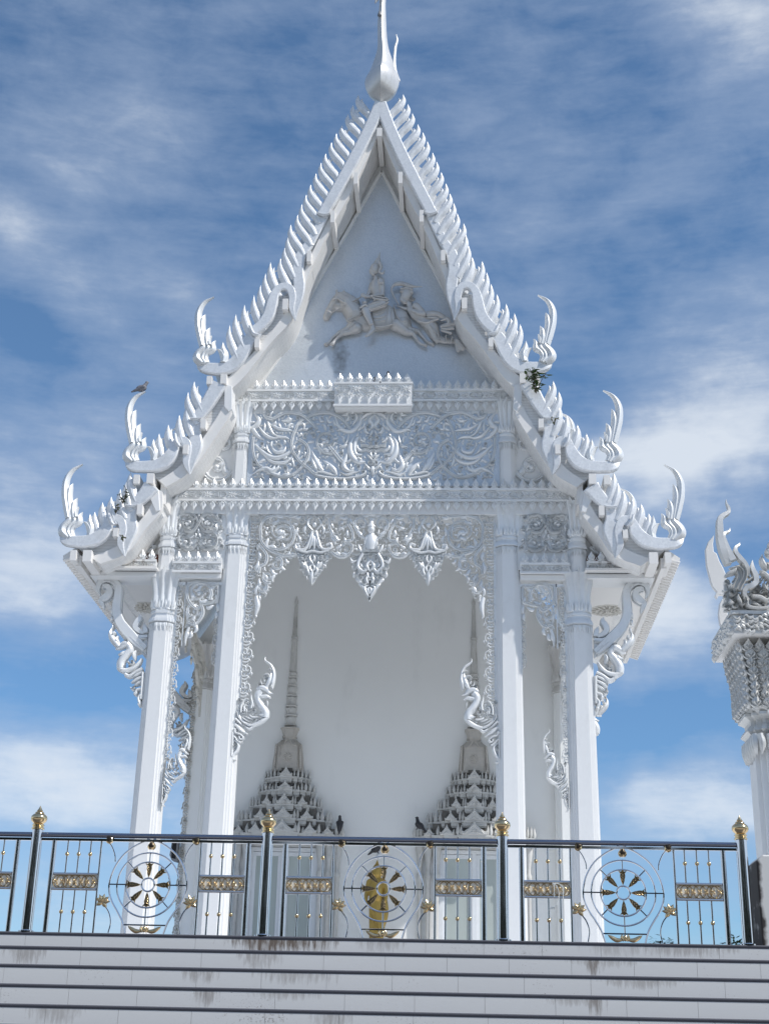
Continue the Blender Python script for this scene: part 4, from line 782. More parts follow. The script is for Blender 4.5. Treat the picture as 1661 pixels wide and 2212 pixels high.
# ---- lambrequin of the middle opening
YL = -.16
k8 = K(600, 1270, 4.885, YL, axis=(1590, 600))
def plate(k, o, t=.06): return MB().prism(k(o), k.Y+.02, k.Y+t, .004)
LQ = [# corner fall beside the column
 ('s', 490, 300, 225, 120, -1.3, 20), ('s', 545, 330, 120, 200, 1.2, 18), ('g', [(260, 330), (250, 250), (290, 160), (380, 110), (500, 95), (640, 110), (720, 80)], 18), ('g', [(250, 300), (260, 400), (330, 500), (450, 560), (560, 590), (690, 570)], 18), ('k', 300, 120, -30, 140, .6, 26), ('k', 400, 90, 0, 160, .4, 26), ('k', 560, 90, 10, 160, -.4, 26), ('k', 660, 130, -30, 110, .6, 24), ('k', 700, 230, 80, 120, .5, 24), ('k', 720, 330, 100, 110, -.5, 22), ('k', 640, 470, 30, 120, -.8, 24), ('k', 420, 300, -20, 130, .8, 26), ('k', 430, 380, 20, 130, -.8, 26), ('k', 340, 360, 80, 130, .6, 24), ('k', 380, 200, -50, 130, .8, 24), ('k', 600, 210, 40, 110, .8, 22), ('k', 500, 430, 20, 120, .8, 24), ('b', 520, 300, 34), ('b', 460, 250, 20), ('b', 330, 250, 22), ('k', 250, 420, 100, 110, .5, 22), ('k', 300, 470, 20, 170, -.5, 24), ('k', 420, 540, 10, 170, .6, 24), ('k', 560, 560, 0, 130, .5, 22), ('b', 600, 545, 20), ('b', 640, 555, 16),
 ('g', [(225, 450), (290, 520), (330, 600), (310, 680), (250, 720), (230, 800)], 20), ('k', 240, 520, 110, 140, -.6, 26), ('k', 220, 640, 80, 170, .5, 28), ('s', 440, 690, 90, -90, 1.2, 20), ('k', 360, 740, 20, 140, .8, 26), ('k', 500, 620, 60, 170, .7, 26), ('k', 420, 620, 40, 120, -.8, 24), ('k', 540, 620, 20, 90, .8, 20), ('s', 340, 850, 75, 60, 1.2, 20), ('k', 280, 780, 80, 150, -.5, 26), ('k', 420, 800, 90, 120, .6, 22), ('k', 240, 860, 110, 140, -.5, 24), ('s', 270, 980, 70, -60, 1.2, 20), ('k', 220, 920, 90, 160, .4, 24), ('k', 320, 920, 80, 150, .6, 22), ('b', 240, 1060, 20), ('r', [(200, 1080), (215, 1180), (205, 1250), (190, 1310), (205, 1330)], [26, 32, 24, 14, 10]), ('r', [(230, 1060), (245, 1110), (215, 1150)], 14, 'leaf'),
 # hanging pendant
 ('r', [(905, 90), (850, 140), (830, 210), (905, 290)], 20, 'leaf'), ('r', [(905, 90), (960, 140), (985, 210), (905, 290)], 20, 'leaf'), ('b', 908, 205, 34), ('s', 830, 140, 50, 0, -1.1, 14), ('s', 990, 140, 50, 180, 1.1, 14), ('k', 800, 200, 80, 130, .5, 22), ('k', 1010, 200, 100, 130, -.5, 22), ('s', 800, 340, 40, 0, 1, 12), ('s', 1010, 340, 40, 180, -1, 12), ('r', [(880, 290), (850, 400), (800, 500), (700, 510), (680, 450), (730, 450)], 20), ('r', [(930, 290), (960, 400), (1000, 500), (1100, 500), (1110, 440), (1050, 460)], 20), ('r', [(890, 300), (880, 400), (840, 510)], 24, 'leaf'), ('r', [(920, 300), (930, 400), (970, 510)], 24, 'leaf'), ('r', [(905, 300), (905, 420), (905, 520)], 26, 'leaf'), ('r', [(720, 520), (810, 545), (880, 530), (980, 545), (1080, 520)], 16), ('s', 735, 610, 34, 0, 1, 12), ('s', 785, 610, 34, 180, -1, 12), ('s', 975, 610, 34, 0, 1, 12), ('s', 1030, 610, 34, 180, -1, 12), ('r', [(880, 560), (850, 610), (880, 670), (905, 700)], 16, 'leaf'), ('r', [(890, 560), (910, 620), (870, 680)], 16, 'leaf'),
 ('r', [(740, 650), (780, 700), (800, 750)], 22, 'leaf'), ('r', [(1010, 650), (970, 700), (950, 750)], 22, 'leaf'), ('r', [(790, 640), (800, 700), (830, 760)], 20, 'leaf'), ('r', [(960, 640), (950, 700), (920, 760)], 20, 'leaf'), ('r', [(820, 700), (830, 770), (860, 830)], 20, 'leaf'), ('r', [(930, 700), (940, 770), (900, 830)], 20, 'leaf'), ('r', [(880, 690), (850, 730), (880, 790), (870, 820)], 18, 'leaf'), ('r', [(880, 690), (910, 730), (880, 790)], 18, 'leaf'), ('r', [(875, 790), (872, 860), (872, 930)], [26, 22, 1]),
 # scroll between the pendants
 ('g', [(1090, 130), (1090, 230), (1130, 330), (1180, 400)], 18), ('s', 1240, 180, 120, 190, 1.2, 18), ('k', 1110, 260, 60, 140, .6, 26), ('k', 1110, 350, 70, 120, -.4, 24), ('k', 1150, 330, 30, 110, .7, 22), ('g', [(1320, 200), (1370, 300), (1370, 390), (1300, 410), (1250, 470)], 18), ('s', 1310, 510, 80, -120, 1.2, 18), ('g', [(1110, 540), (1200, 600), (1300, 590), (1360, 520), (1370, 450)], 18), ('k', 1170, 500, -60, 100, .8, 22), ('k', 1130, 560, 20, 110, -.6, 22), ('b', 1190, 490, 20), ('b', 1320, 410, 22), ('k', 1220, 560, -20, 120, .7, 22), ('k', 1260, 360, 30, 110, .8, 20), ('k', 1300, 260, 60, 110, .6, 22), ('k', 1200, 130, -20, 140, .6, 22), ('k', 1320, 130, 20, 110, .8, 22), ('g', [(1370, 560), (1420, 575), (1470, 570)], 10), ('k', 1130, 120, -60, 100, .6, 22), ('k', 1190, 240, 40, 100, -.7, 20), ('g', [(1090, 100), (1230, 75), (1370, 90)], 14),
 # half of the middle figure and its great pendant
 ('s', 1480, 200, 95, 120, 1.3, 20), ('k', 1400, 180, 90, 150, -.5, 26), ('k', 1420, 260, 70, 150, -.4, 26), ('g', [(1440, 330), (1510, 370), (1530, 440), (1510, 510)], 16), ('r', [(1440, 440), (1470, 520), (1500, 560)], 20, 'leaf'), ('k', 1460, 100, -20, 130, .6, 24), ('k', 1530, 90, -10, 110, .3, 24), ('r', [(1590, 330), (1550, 350), (1545, 430), (1560, 500)], 30, 'leaf'), ('r', [(1545, 370), (1520, 430), (1550, 490), (1590, 470)], 16, 'leaf'), ('g', [(1480, 540), (1540, 520), (1590, 530)], 16), ('s', 1490, 190, 30, 0, 1, 10),
 ('r', [(1340, 600), (1370, 660), (1430, 640)], 20, 'leaf'), ('s', 1390, 720, 38, 0, 1, 13), ('r', [(1500, 560), (1450, 640), (1440, 720), (1500, 780), (1540, 750)], 22), ('s', 1500, 760, 55, 200, -1.1, 15), ('r', [(1590, 640), (1545, 700), (1560, 740), (1590, 780)], 22, 'leaf'), ('s', 1410, 800, 36, 0, 1, 12), ('s', 1470, 850, 40, 180, -1, 13), ('s', 1505, 910, 36, 0, 1, 12), ('k', 1410, 860, 60, 110, -.5, 22), ('k', 1450, 920, 60, 110, -.4, 20), ('r', [(1560, 820), (1540, 880), (1570, 930)], 20, 'leaf'), ('k', 1540, 780, 50, 100, .6, 20), ('r', [(1580, 940), (1520, 970), (1540, 1040), (1575, 1090)], 20, 'leaf'), ('r', [(1590, 960), (1560, 1000), (1580, 1060)], 18, 'leaf'), ('k', 1500, 960, 60, 120, -.4, 20), ('k', 1390, 770, 80, 90, .4, 18)]
lam = relief(k8, LQ, .068, wmul=1.0)
fill(k8, LQ, [(225, 75), (1590, 75), (1590, 1120), (1500, 1000), (1400, 850), (1350, 615), (1250, 610), (1110, 590), (1060, 660), (1000, 745), (874, 930), (745, 735), (690, 600), (570, 640), (520, 770), (420, 840), (390, 910), (330, 1050), (235, 1110), (205, 1000), (215, 800), (215, 450)], lam, .07, 40, 13, 5)
lam.merge(plate(k8, [(685, 520), (780, 545), (1010, 545), (1112, 520), (1075, 640), (1005, 745), (940, 835), (874, 936), (812, 805), (745, 730), (705, 620)]))
lam.merge(plate(k8, [(1590, 500), (1480, 540), (1350, 600), (1368, 700), (1385, 790), (1420, 870), (1470, 950), (1510, 1030), (1580, 1135), (1590, 1100)]))
lam.merge(plate(k8, [(830, 290), (880, 300), (940, 300), (985, 290), (1010, 480), (1060, 510), (1060, 530), (740, 530), (740, 510), (800, 480)], .03))
lam = lam.both()
q = k8.p
lam.box(-(XI-.22), XI-.22, YL-.01, YL+.05, k8.p(1590, 88)[1], z2b-.28)                        # carrying fillet
# the praying figure of the middle pendant
hc = k8.p(1590, 270); u_ = k8.m
lam.ball((0, YL-.05, hc[1]), 52*u_, 14, 10, (.85, .8, 1.1)); lam.lathe([(56*u_, 0), (50*u_, 22*u_), (30*u_, 45*u_), (26*u_, 70*u_), (8*u_, 100*u_), (1*u_, 130*u_)], (0, YL-.03, hc[1]+30*u_), 12)
lam.merge(MB().blade([(0, hc[1]-50*u_), (0, hc[1]-150*u_), (0, hc[1]-260*u_)], [40*u_, 75*u_, 55*u_], YL-.01, .09, 'r', n=10))
arch = obj('arch_ornament', lam, 'silver', tp, (0, YL, q(1590, 600)[1]), sharp=50)
# ---- flower strips along the column edges
def strip_unit(w, hgt, y, h):
    mb = MB()
    for s, c in ((1, (.62, .62)), (-1, (.30, .66))): mb.blade([(p[0]*w, p[1]*hgt) for p in spiral(c[0], c[1], .30 if s > 0 else .22, -60 if s > 0 else 120, s*1.15)], .055*w, y, h, 'r', n=18)
    for x, z in ((.30, .62), (.62, .60), (.34, .38), (.64, .36)): mb.ball((x*w, y, z*hgt), .105*w, 8, 5, (1, .8, 1))
    mb.ball((.47*w, y, .5*hgt), .07*w, 8, 5, (1, 1, 1))
    for p in ([(.05, .35), (.30, .24), (.62, .26), (.85, .10)], [(.05, .15), (.35, .06), (.6, .12), (.75, .28)], [(.85, .5), (.98, .42), (.9, .28)], [(.1, .95), (.3, .85), (.55, .9), (.62, 1.02)], [(0, .6), (.12, .5), (.1, .3)]):
        mb.blade([(a*w, b*hgt) for a, b in p], .07*w, y, h*.9, 'r', n=9, prof='leaf')
    return mb
def flower_strip(x0, za, zb, w, s, y, name='flower_strip'):
    n = max(1, round((zb-za)/.345)); hgt = (zb-za)/n; u = strip_unit(w, hgt, y, .045); mb = MB()
    for i in range(n): mb.merge(u.shift(0, 0, za+i*hgt))
    mb.box(-.02, .03, y, y+.05, za, zb)
    if s < 0: mb = mb.mirror()
    return obj(name, mb.shift(x0), 'silver', tp, (x0, y, za), sharp=50)
zs_b = D(520, 1545, -.1)[1]
zso_b = D(370, 1640, -.1)[1]
for s in (-1, 1):
    flower_strip(s*(XI-.262), zs_b, z2c, .24, -s, -.10)
    flower_strip(s*(XO-.262), zso_b, z3c-.05, .15, -s, -.10)
    flower_strip(s*(XI+.25), zso_b+1.9, z3c-.05, .10, s, -.08)
# ---- naga figures on the columns
k9 = K(570, 1620, 7.373, -.10)
NG = [('r', [(735, 1280), (640, 1350), (520, 1410), (400, 1430), (280, 1350), (215, 1230), (195, 1060)], [30, 46, 40, 34, 30, 22, 10]), ('r', [(690, 1290), (690, 1180), (610, 1060), (560, 960), (560, 860), (620, 800)], [80, 86, 78, 70, 80, 70]), ('r', [(740, 1290), (700, 1250), (560, 1230)], 50, 'leaf'),
 ('r', [(540, 780), (600, 740), (700, 760), (760, 820), (830, 840)], [40, 60, 60, 36, 4]), ('r', [(560, 880), (640, 900), (720, 890), (790, 920)], [30, 44, 36, 16]), ('r', [(820, 740), (830, 640), (855, 520), (840, 390), (780, 300), (700, 240), (685, 190), (700, 165)], [24, 44, 36, 30, 26, 20, 14, 8]), ('r', [(700, 740), (760, 640), (800, 520), (810, 420)], [30, 60, 40, 8]), ('r', [(780, 560), (760, 500), (700, 490), (655, 515)], [14, 18, 14, 2]), ('b', 722, 560, 26), ('r', [(810, 420), (790, 385), (740, 395)], 14, 'tail'), ('s', 600, 690, 42, 90, 1.1, 14), ('r', [(640, 690), (615, 630), (610, 570)], 18, 'tail'), ('r', [(730, 980), (735, 1020), (728, 1085)], 18, 'tail'), ('b', 800, 700, 22), ('b', 700, 730, 26), ('r', [(780, 730), (810, 700), (830, 760)], 20, 'leaf'),
 ('r', [(440, 1120), (460, 1020), (440, 920), (435, 825)], [34, 30, 20, 2]), ('r', [(480, 1110), (490, 1040), (470, 960)], 18, 'tail'), ('s', 480, 1150, 44, 0, 1, 14), ('r', [(600, 1180), (600, 1110), (540, 1060)], 16, 'leaf'), ('b', 545, 1050, 20),
 ('r', [(560, 1280), (450, 1280), (410, 1240), (405, 1210)], [20, 28, 20, 3]), ('r', [(480, 1320), (380, 1300), (310, 1250)], 22, 'leaf'), ('b', 460, 1320, 34), ('b', 280, 1210, 26), ('b', 300, 1300, 24), ('b', 340, 1420, 28), ('r', [(250, 1200), (260, 1080), (300, 990), (350, 945), (395, 960)], [26, 26, 22, 18, 8]), ('r', [(320, 1180), (310, 1090), (340, 1060), (380, 1080)], [30, 24, 18, 4]), ('r', [(360, 1230), (350, 1150), (300, 1110)], 22, 'leaf'), ('r', [(230, 1260), (330, 1330), (420, 1370)], 20, 'leaf'), ('r', [(180, 1180), (210, 1290), (300, 1390), (410, 1420)], 16), ('r', [(320, 1450), (400, 1500), (470, 1450), (520, 1440), (505, 1420)], [20, 30, 22, 12, 6]),
 ('r', [(150, 1310), (230, 1390), (300, 1450)], [30, 30, 10]), ('r', [(140, 1410), (250, 1510), (370, 1590)], [40, 46, 12]), ('r', [(90, 1530), (140, 1500), (150, 1570), (230, 1600), (290, 1660), (240, 1690), (220, 1640)], 24), ('b', 235, 1655, 30), ('b', 250, 1740, 30), ('r', [(90, 1660), (130, 1640), (190, 1720), (250, 1750)], 26), ('s', 135, 1790, 44, 90, 1, 14), ('r', [(130, 1700), (200, 1790), (170, 1900), (110, 1980), (100, 2050), (155, 2060)], [20, 30, 34, 28, 22, 14]), ('r', [(100, 1560), (95, 1700), (90, 1850), (80, 2000)], 24)]
ngm = relief(k9, NG, .10, wmul=.88); fill(k9, NG, [(190, 960), (400, 930), (420, 1200), (560, 1230), (700, 1300), (520, 1430), (350, 1480), (200, 1330)], ngm, .09, 50, 18, 12); fill(k9, NG, [(540, 740), (640, 640), (700, 500), (820, 420), (850, 640), (820, 800), (760, 920), (600, 900)], ngm, .10, 36, 14, 13); fill(k9, NG, [(80, 1500), (250, 1580), (300, 1660), (180, 1850), (90, 1950)], ngm, .09, 36, 16, 14)
ngb = ngm.mapped(lambda x, y, z: (x, -.20-y, z), True); ngm.merge(ngb)                 # carved on both sides
ax0 = -XI+.25
for s in (-1, 1):
    m_ = ngm if s < 0 else ngm.mirror()
    obj('naga_figure', m_, 'silver', tp, (s*2.3, -.1, k9.p(400, 1200)[1]), sharp=50)
    # outer columns carry a smaller one lower down
    p0_, p1_ = D(352, 1740, -.1), D(413, 1567, -.1)
    src0, src1 = k9.p(90, 2050), k9.p(830, 165)
    sx_, sz_ = (p1_[0]-p0_[0])/(src1[0]-src0[0])*.95, (p1_[1]-p0_[1])/(src1[1]-src0[1])
    o_ = ngm.mapped(lambda x, y, z: (p0_[0]+(x-src0[0])*sx_, y, p0_[1]+(z-src0[1])*sz_))
    obj('naga_figure', o_ if s < 0 else o_.mirror(), 'silver', tp, (s*3.8, -.1, p0_[1]), sharp=50)
# ---- side bay lambrequins
k12 = K(1220, 920, 2.366, -.10)
SB = [('s', 320, 1345, 80, 150, 1.3, 9), ('g', [(200, 1290), (240, 1300), (330, 1275), (385, 1300)], 7), ('g', [(205, 1300), (205, 1370), (240, 1400), (300, 1410)], 7), ('g', [(390, 1290), (385, 1380), (330, 1440), (300, 1410)], 8), ('s', 345, 1455, 48, -90, 1.2, 8), ('g', [(300, 1410), (290, 1470), (330, 1530), (380, 1520)], 8), ('s', 365, 1530, 32, 150, 1.1, 7), ('k', 240, 1330, 40, 60, .7, 12), ('k', 260, 1390, -20, 70, .8, 12), ('k', 300, 1300, 10, 70, .8, 12), ('k', 360, 1330, 70, 70, .6, 12), ('k', 370, 1400, 110, 60, .7, 11), ('k', 330, 1480, 20, 50, .7, 11), ('k', 390, 1440, 90, 70, .3, 11), ('k', 225, 1300, 60, 60, -.6, 11), ('k', 215, 1350, 80, 60, .5, 11), ('k', 205, 1400, 80, 60, .4, 10), ('k', 225, 1420, -10, 60, .8, 10), ('b', 320, 1345, 12), ('k', 380, 1560, 80, 60, .4, 11), ('r', [(370, 1550), (385, 1600), (388, 1660)], [9, 9, 1]), ('k', 210, 1450, 80, 50, .4, 9), ('k', 290, 1440, 80, 60, -.5, 10), ('k', 320, 1530, 60, 60, .5, 10), ('k', 350, 1570, 60, 50, .5, 10)]
sbm = relief(k12, SB, .06, wmul=1.1); fill(k12, SB, [(200, 1285), (395, 1285), (395, 1640), (375, 1610), (330, 1545), (290, 1480), (280, 1430), (215, 1425), (198, 1470)], sbm, .05, 24, 8, 6, cell=3.0); sbm.box(XI+.2, XO-.2, -.12, -.06, z3c-.10, z3c-.03)
sbm.box(k12.p(398, 1300)[0], k12.p(404, 1300)[0], -.12, -.07, k12.p(400, 1660)[1], z3c-.03)
for s in (-1, 1):
    sb = sbm if s > 0 else sbm.mirror(); obj('arch_ornament', sb, 'silver', tp, (s*3.5, -.1, z3c), sharp=50)
# lambrequins of the two open flanks, weathered
def flank(s):
    x0, x1 = XI+.2, XO-.2
    def half(x, y, z): return (s*(XO+(y+.1)), .35+(XO-.2-x)/(x1-x0)*2.3, z)
    def half2(x, y, z): return (s*(XO+(y+.1)), 5.2-(XO-.2-x)/(x1-x0)*2.3, z-.4*(x-x0)/(x1-x0))
    m1 = sbm.mapped(half); m1.merge(sbm.mapped(half2)); return m1
for s in (-1, 1): obj('flank_ornament', flank(s), 'dirtywhite' if s < 0 else 'silver', tp, (s*XO, 2.8, z3c), sharp=50)
# ---- eave brackets
k11 = K(1470, 1440, 5.268, 0.0)
BR = [('f', [(690, 485), (705, 430), (735, 370), (690, 340), (640, 300), (615, 250), (640, 190), (700, 175), (720, 200)], [2, 26, 30, 44, 50, 46, 40, 30, 12]), ('f', [(750, 290), (780, 210), (750, 120), (660, 85), (560, 120), (500, 210), (500, 330), (510, 440), (500, 540), (450, 660), (370, 760), (280, 850), (180, 940), (90, 1010)], [4, 26, 38, 44, 50, 56, 58, 62, 62, 66, 72, 70, 60, 50]), ('f', [(70, 840), (200, 850), (330, 800), (390, 720), (395, 670)], [20, 30, 40, 24, 3]),
 ('f', [(200, 540), (185, 600), (220, 660), (235, 720), (190, 770), (120, 800)], [3, 34, 40, 40, 34, 20]), ('f', [(130, 665), (110, 720), (90, 800)], [2, 30, 34]), ('g', [(540, 260), (540, 170), (620, 110), (700, 115)], 18), ('k', 560, 470, 60, 90, .5, 18), ('k', 560, 570, 60, 90, .5, 18), ('k', 540, 680, 60, 90, .5, 16), ('r', [(80, 875), (200, 880), (320, 830)], 8), ('s', 140, 920, 36, 0, 1, 10), ('s', 220, 900, 30, 0, 1, 9), ('r', [(100, 1030), (200, 940), (300, 860)], 8), ('e', [(480, 640), (380, 760), (260, 870)], 14, 60, 60)]
NB = [('r', [(400, 1290), (400, 1200), (340, 1100), (290, 1040), (310, 980)], [60, 62, 56, 50, 52]), ('r', [(290, 1000), (350, 960), (420, 1000), (490, 1030)], [40, 56, 40, 6]), ('r', [(340, 1050), (400, 1100), (450, 1100)], 34, 'leaf'), ('r', [(440, 1000), (530, 900), (570, 820), (555, 740)], [40, 46, 30, 4]), ('r', [(430, 960), (480, 900), (460, 850)], 26, 'leaf'), ('s', 350, 930, 40, 90, 1, 12), ('b', 440, 1010, 22), ('r', [(530, 850), (510, 810), (530, 800)], 16, 'leaf'), ('r', [(210, 1180), (230, 1100), (205, 1040)], 28, 'leaf'), ('s', 255, 1200, 46, 0, 1, 14), ('b', 270, 1250, 34), ('r', [(430, 1290), (340, 1320), (240, 1290), (160, 1220), (120, 1150)], [30, 40, 36, 30, 16]), ('r', [(330, 1370), (270, 1390), (180, 1330), (100, 1290)], 30), ('r', [(100, 1340), (180, 1380), (240, 1410)], [24, 26, 8]), ('r', [(100, 1400), (180, 1440), (250, 1475)], [26, 28, 8]), ('r', [(100, 1450), (160, 1490), (210, 1520)], [24, 24, 8]), ('s', 215, 1545, 30, 0, 1, 10), ('r', [(100, 1560), (160, 1580), (170, 1630), (190, 1620)], 24), ('r', [(95, 1640), (130, 1680), (110, 1760), (130, 1775)], 26), ('r', [(90, 1340), (90, 1500), (95, 1700)], 26)]
bm_ = relief(k11, BR, .10); bm_.merge(plate(k11, [(70, 830), (330, 790), (400, 720), (370, 800), (80, 1080)], .05)); bm_.merge(bm_.mapped(lambda x, y, z: (x, .05-y, z), True))
nm_ = relief(k11, NB, .13); nm_.merge(nm_.mapped(lambda x, y, z: (x, -y, z), True)); nm_ = nm_.shift(0, -.05)
bro = (XO+.5, 0, k11.p(300, 900)[1])
for dy, dx in ((0, 0), (5.25, .02)):
    for s in (-1, 1):
        f_ = (lambda x, y, z: (x+dx, y+dy, z)) if s > 0 else (lambda x, y, z: (-x-dx, y+dy, z))
        b_ = obj('eave_bracket', bm_.mapped(f_, s < 0), 'silver' if dy == 0 else 'relief', tp, (s*bro[0], dy, bro[2]), sharp=45)
        obj('bracket_naga', nm_.mapped(f_, s < 0), 'silver', b_, sharp=50)
# ---- roof: three tiers of bargeboards with fins and finials (left side measured, right side mirrored)
YR = -1.05
c1, c2, c4 = K(700, 0, 3.322, YR), K(420, 620, 2.966, YR), K(100, 920, 2.966, YR)
ax_ = c1.p(845, 840)[0]
fix = lambda P: [(min(x, 0), z) for x, z in P]
def slab(name, pts_lo, pts_hi, y0, y1, n, m='soffit', parent=None):
    A_, B_ = cr(pts_lo, n), cr(pts_hi, n); res = []
    for s in (-1, 1):
        mb = MB().strip([(-s*x, z) for x, z in A_], [(-s*x, z) for x, z in B_], y0, y1)
        res.append(obj(name, mb, m, parent or tp, (s*abs(A_[n//2][0]), y0, A_[n//2][1]), sharp=30))
    return res
DU = lambda P, Y=-.95: [at(x, y, Y) for x, y in P]
lo1 = [(0, DU([(824, 284)])[0][1])]+DU([(790, 345), (747, 432), (708, 500), (668, 585), (652, 625), (628, 690), (588, 735), (556, 775), (525, 815), (497, 842)])
hi1 = [(0, lo1[0][1]+.5)]+fix(c1([(760, 960), (560, 1330), (380, 1700), (200, 2080)]))+fix(c2([(945, 140), (900, 290), (770, 400), (690, 560), (560, 720), (430, 850), (330, 880)]))
lo2 = DU([(500, 850), (498, 888), (459, 950), (410, 1018), (357, 1052)]); hi2 = c4([(1330, 150), (1250, 230), (1120, 440), (960, 600), (800, 740)])
lo3 = DU([(352, 1062), (346, 1102), (311, 1145), (273, 1194), (215, 1218)]); hi3 = c4([(800, 870), (720, 930), (600, 1110), (430, 1230), (250, 1300)])
dn = lambda P, a: [(x+(a if i else 0), z-a*.45) for i, (x, z) in enumerate(P)]
rf = slab('gable_roof', lo1, hi1, -.93, 6.4, 40, 'weave_roof')
rf2 = slab('lower_roof', lo2, hi2, -.91, 6.4, 24, 'weave_roof'); rf3 = slab('eave_roof', lo3, hi3, -.90, 6.4, 24, 'weave_roof')
for lo_, hi_, n__, nm in ((lo1, hi1, 40, 'gable_fascia'), (lo2, hi2, 24, 'lower_fascia'), (lo3, hi3, 24, 'eave_fascia')):
    up_ = [((2*a[0]+b_[0])/3, (2*a[1]+b_[1])/3) for a, b_ in zip(cr(lo_, 8), cr(hi_, 8))]
    slab(nm, dn(lo_, .035), up_, -1.0, -.86, n__)
for s in (-1, 1):
    for (xa, za), (xb, zb_) in ((lo1[-1], lo2[0]), (lo2[-1], lo3[0])):
        obj('tier_wall', MB().box(*sorted((s*(abs(xa)-.02), s*(abs(xa)+.10))), -.90, 6.3, zb_-.25, za+.22), 'soffit', tp, (s*abs(xa), 2, za), sharp=0)
# vertical fascia steps between tiers
for s in (-1, 1):
    for (k_, pts) in ((c4, [(1370, 110), (1425, 130), (1425, 300), (1400, 320), (1365, 280)]), (c4, [(820, 830), (880, 900), (890, 1050), (860, 1060), (815, 960)])):
        P_ = k_(pts); obj('tier_fascia', MB().prism([(-s*x, z) for x, z in P_], -1.035, -.6, .01), 'white', tp, (-s*P_[0][0], -1, P_[0][1]), sharp=20)
def board(paths, s, label=None):
    mb = MB()
    for P, w, sec, y, h, n in paths:
        mb.blade(P, w, y, h, sec, n=n)
    return mb
def wv(k, pts): return k([p[:2] for p in pts]), [p[2]*k.m for p in pts]
B1 = [(fix(c1([(848, 870), (728, 1110), (580, 1395), (350, 1800)])), [.14, .135, .135, .125], 'f', -1.0, .14, 24)]
p, w = wv(c1, [(372, 1790, 34), (250, 2010, 36), (160, 2190, 36)]); p2, w2 = wv(c2, [(985, 60, 42), (965, 170, 42), (975, 280, 42), (965, 370, 36), (945, 450, 24), (940, 530, 3)])
B1.append((p[:2]+p2, w[:2]+w2, 'f', -.99, .10, 34))
p, w = wv(c2, [(945, 535, 3), (918, 450, 20), (925, 370, 26), (905, 305, 30), (850, 290, 30), (800, 335, 32), (775, 420, 40), (748, 510, 42), (690, 585, 40), (625, 635, 40)]); B1.append((p, w, 'f', -1.01, .14, 44))
p, w = wv(c2, [(660, 620, 46), (600, 690, 48), (550, 780, 52), (500, 850, 50), (430, 890, 48), (340, 895, 46), (255, 880, 36), (215, 850, 8)]); B1.append((p, w, 'f', -.98, .12, 36))
p, w = wv(c2, [(612, 590, 10), (640, 650, 14), (680, 660, 10)]); B1.append((p, w, 'r', -1.12, .07, 12))
p, w = wv(c1, [(315, 1785, 9), (365, 1800, 10), (415, 1790, 9)]); B1.append((p, w, 'r', -1.12, .05, 8))
p, w = wv(c4, [(1330, 120, 60), (1240, 270, 50), (1155, 385, 40)]); B2 = [(p, w, 'f', -1.0, .12, 14)]
p, w = wv(c4, [(1165, 375, 38), (1150, 480, 44), (1160, 580, 44), (1125, 690, 30), (1112, 780, 3)]); B2.append((p, w, 'f', -.98, .10, 24))
p, w = wv(c4, [(1112, 785, 3), (1085, 700, 24), (1100, 610, 28), (1085, 550, 30), (1035, 535, 30), (1005, 580, 34), (980, 640, 46), (930, 700, 50), (850, 730, 46), (760, 735, 42), (680, 728, 38), (638, 690, 8)]); B2.append((p, w, 'f', -1.01, .13, 50))
p, w = wv(c4, [(1010, 500, 9), (1020, 560, 13), (1045, 595, 9)]); B2.append((p, w, 'r', -1.13, .06, 10))
p, w = wv(c4, [(1120, 380, 8), (1160, 385, 9), (1205, 380, 8)]); B2.append((p, w, 'r', -1.10, .05, 8))
p, w = wv(c4, [(830, 880, 60), (760, 960, 48), (680, 1030, 36)]); B3 = [(p, w, 'f', -1.0, .12, 14)]
p, w = wv(c4, [(690, 1020, 36), (670, 1110, 44), (680, 1190, 44), (640, 1300, 30), (628, 1390, 3)]); B3.append((p, w, 'f', -.98, .10, 24))
p, w = wv(c4, [(628, 1392, 3), (600, 1300, 24), (620, 1200, 28), (600, 1130, 30), (550, 1115, 30), (515, 1150, 34), (490, 1210, 46), (430, 1265, 50), (350, 1290, 46), (260, 1290, 42), (190, 1275, 36), (155, 1240, 8)]); B3.append((p, w, 'f', -1.01, .13, 50))
p, w = wv(c4, [(520, 1090, 9), (530, 1140, 13), (560, 1175, 9)]); B3.append((p, w, 'r', -1.13, .06, 10))
p, w = wv(c4, [(640, 1025, 8), (690, 1030, 9), (735, 1020, 8)]); B3.append((p, w, 'r', -1.10, .05, 8))
# finial in the form of a rearing naga crest: measured on the middle tier, foot at (635, 700)
FN = [('d', [(690, 700), (650, 660), (655, 620), (700, 570), (690, 540)], [26, 30, 28, 26, 14]), ('d', [(710, 700), (690, 660), (700, 620), (735, 575), (700, 525), (655, 525)], [22, 18, 18, 18, 10, 2]), ('d', [(725, 690), (712, 650), (730, 615), (765, 590), (770, 545), (790, 515)], [14, 16, 18, 22, 16, 2]),
      ('d', [(690, 560), (672, 470), (660, 380), (668, 290), (710, 220), (785, 175)], [22, 24, 24, 22, 15, 3]), ('d', [(705, 560), (695, 480), (690, 400), (700, 345), (716, 312)], [20, 22, 22, 16, 2]), ('d', [(728, 560), (722, 500), (730, 450), (750, 415)], [22, 24, 18, 2]), ('d', [(745, 555), (742, 520), (760, 480)], [12, 12, 3]),
      ('d', [(850, 690), (850, 640), (825, 600), (800, 585)], [20, 26, 16, 4]), ('d', [(845, 690), (858, 630), (845, 580), (845, 530)], [24, 26, 18, 2])]
fin0 = (c4.p(690, 700)); finm = relief(c4, FN, .095, wmul=1.2)
finm = finm.mapped(lambda x, y, z: (x-fin0[0], y-YR, z-fin0[1]))
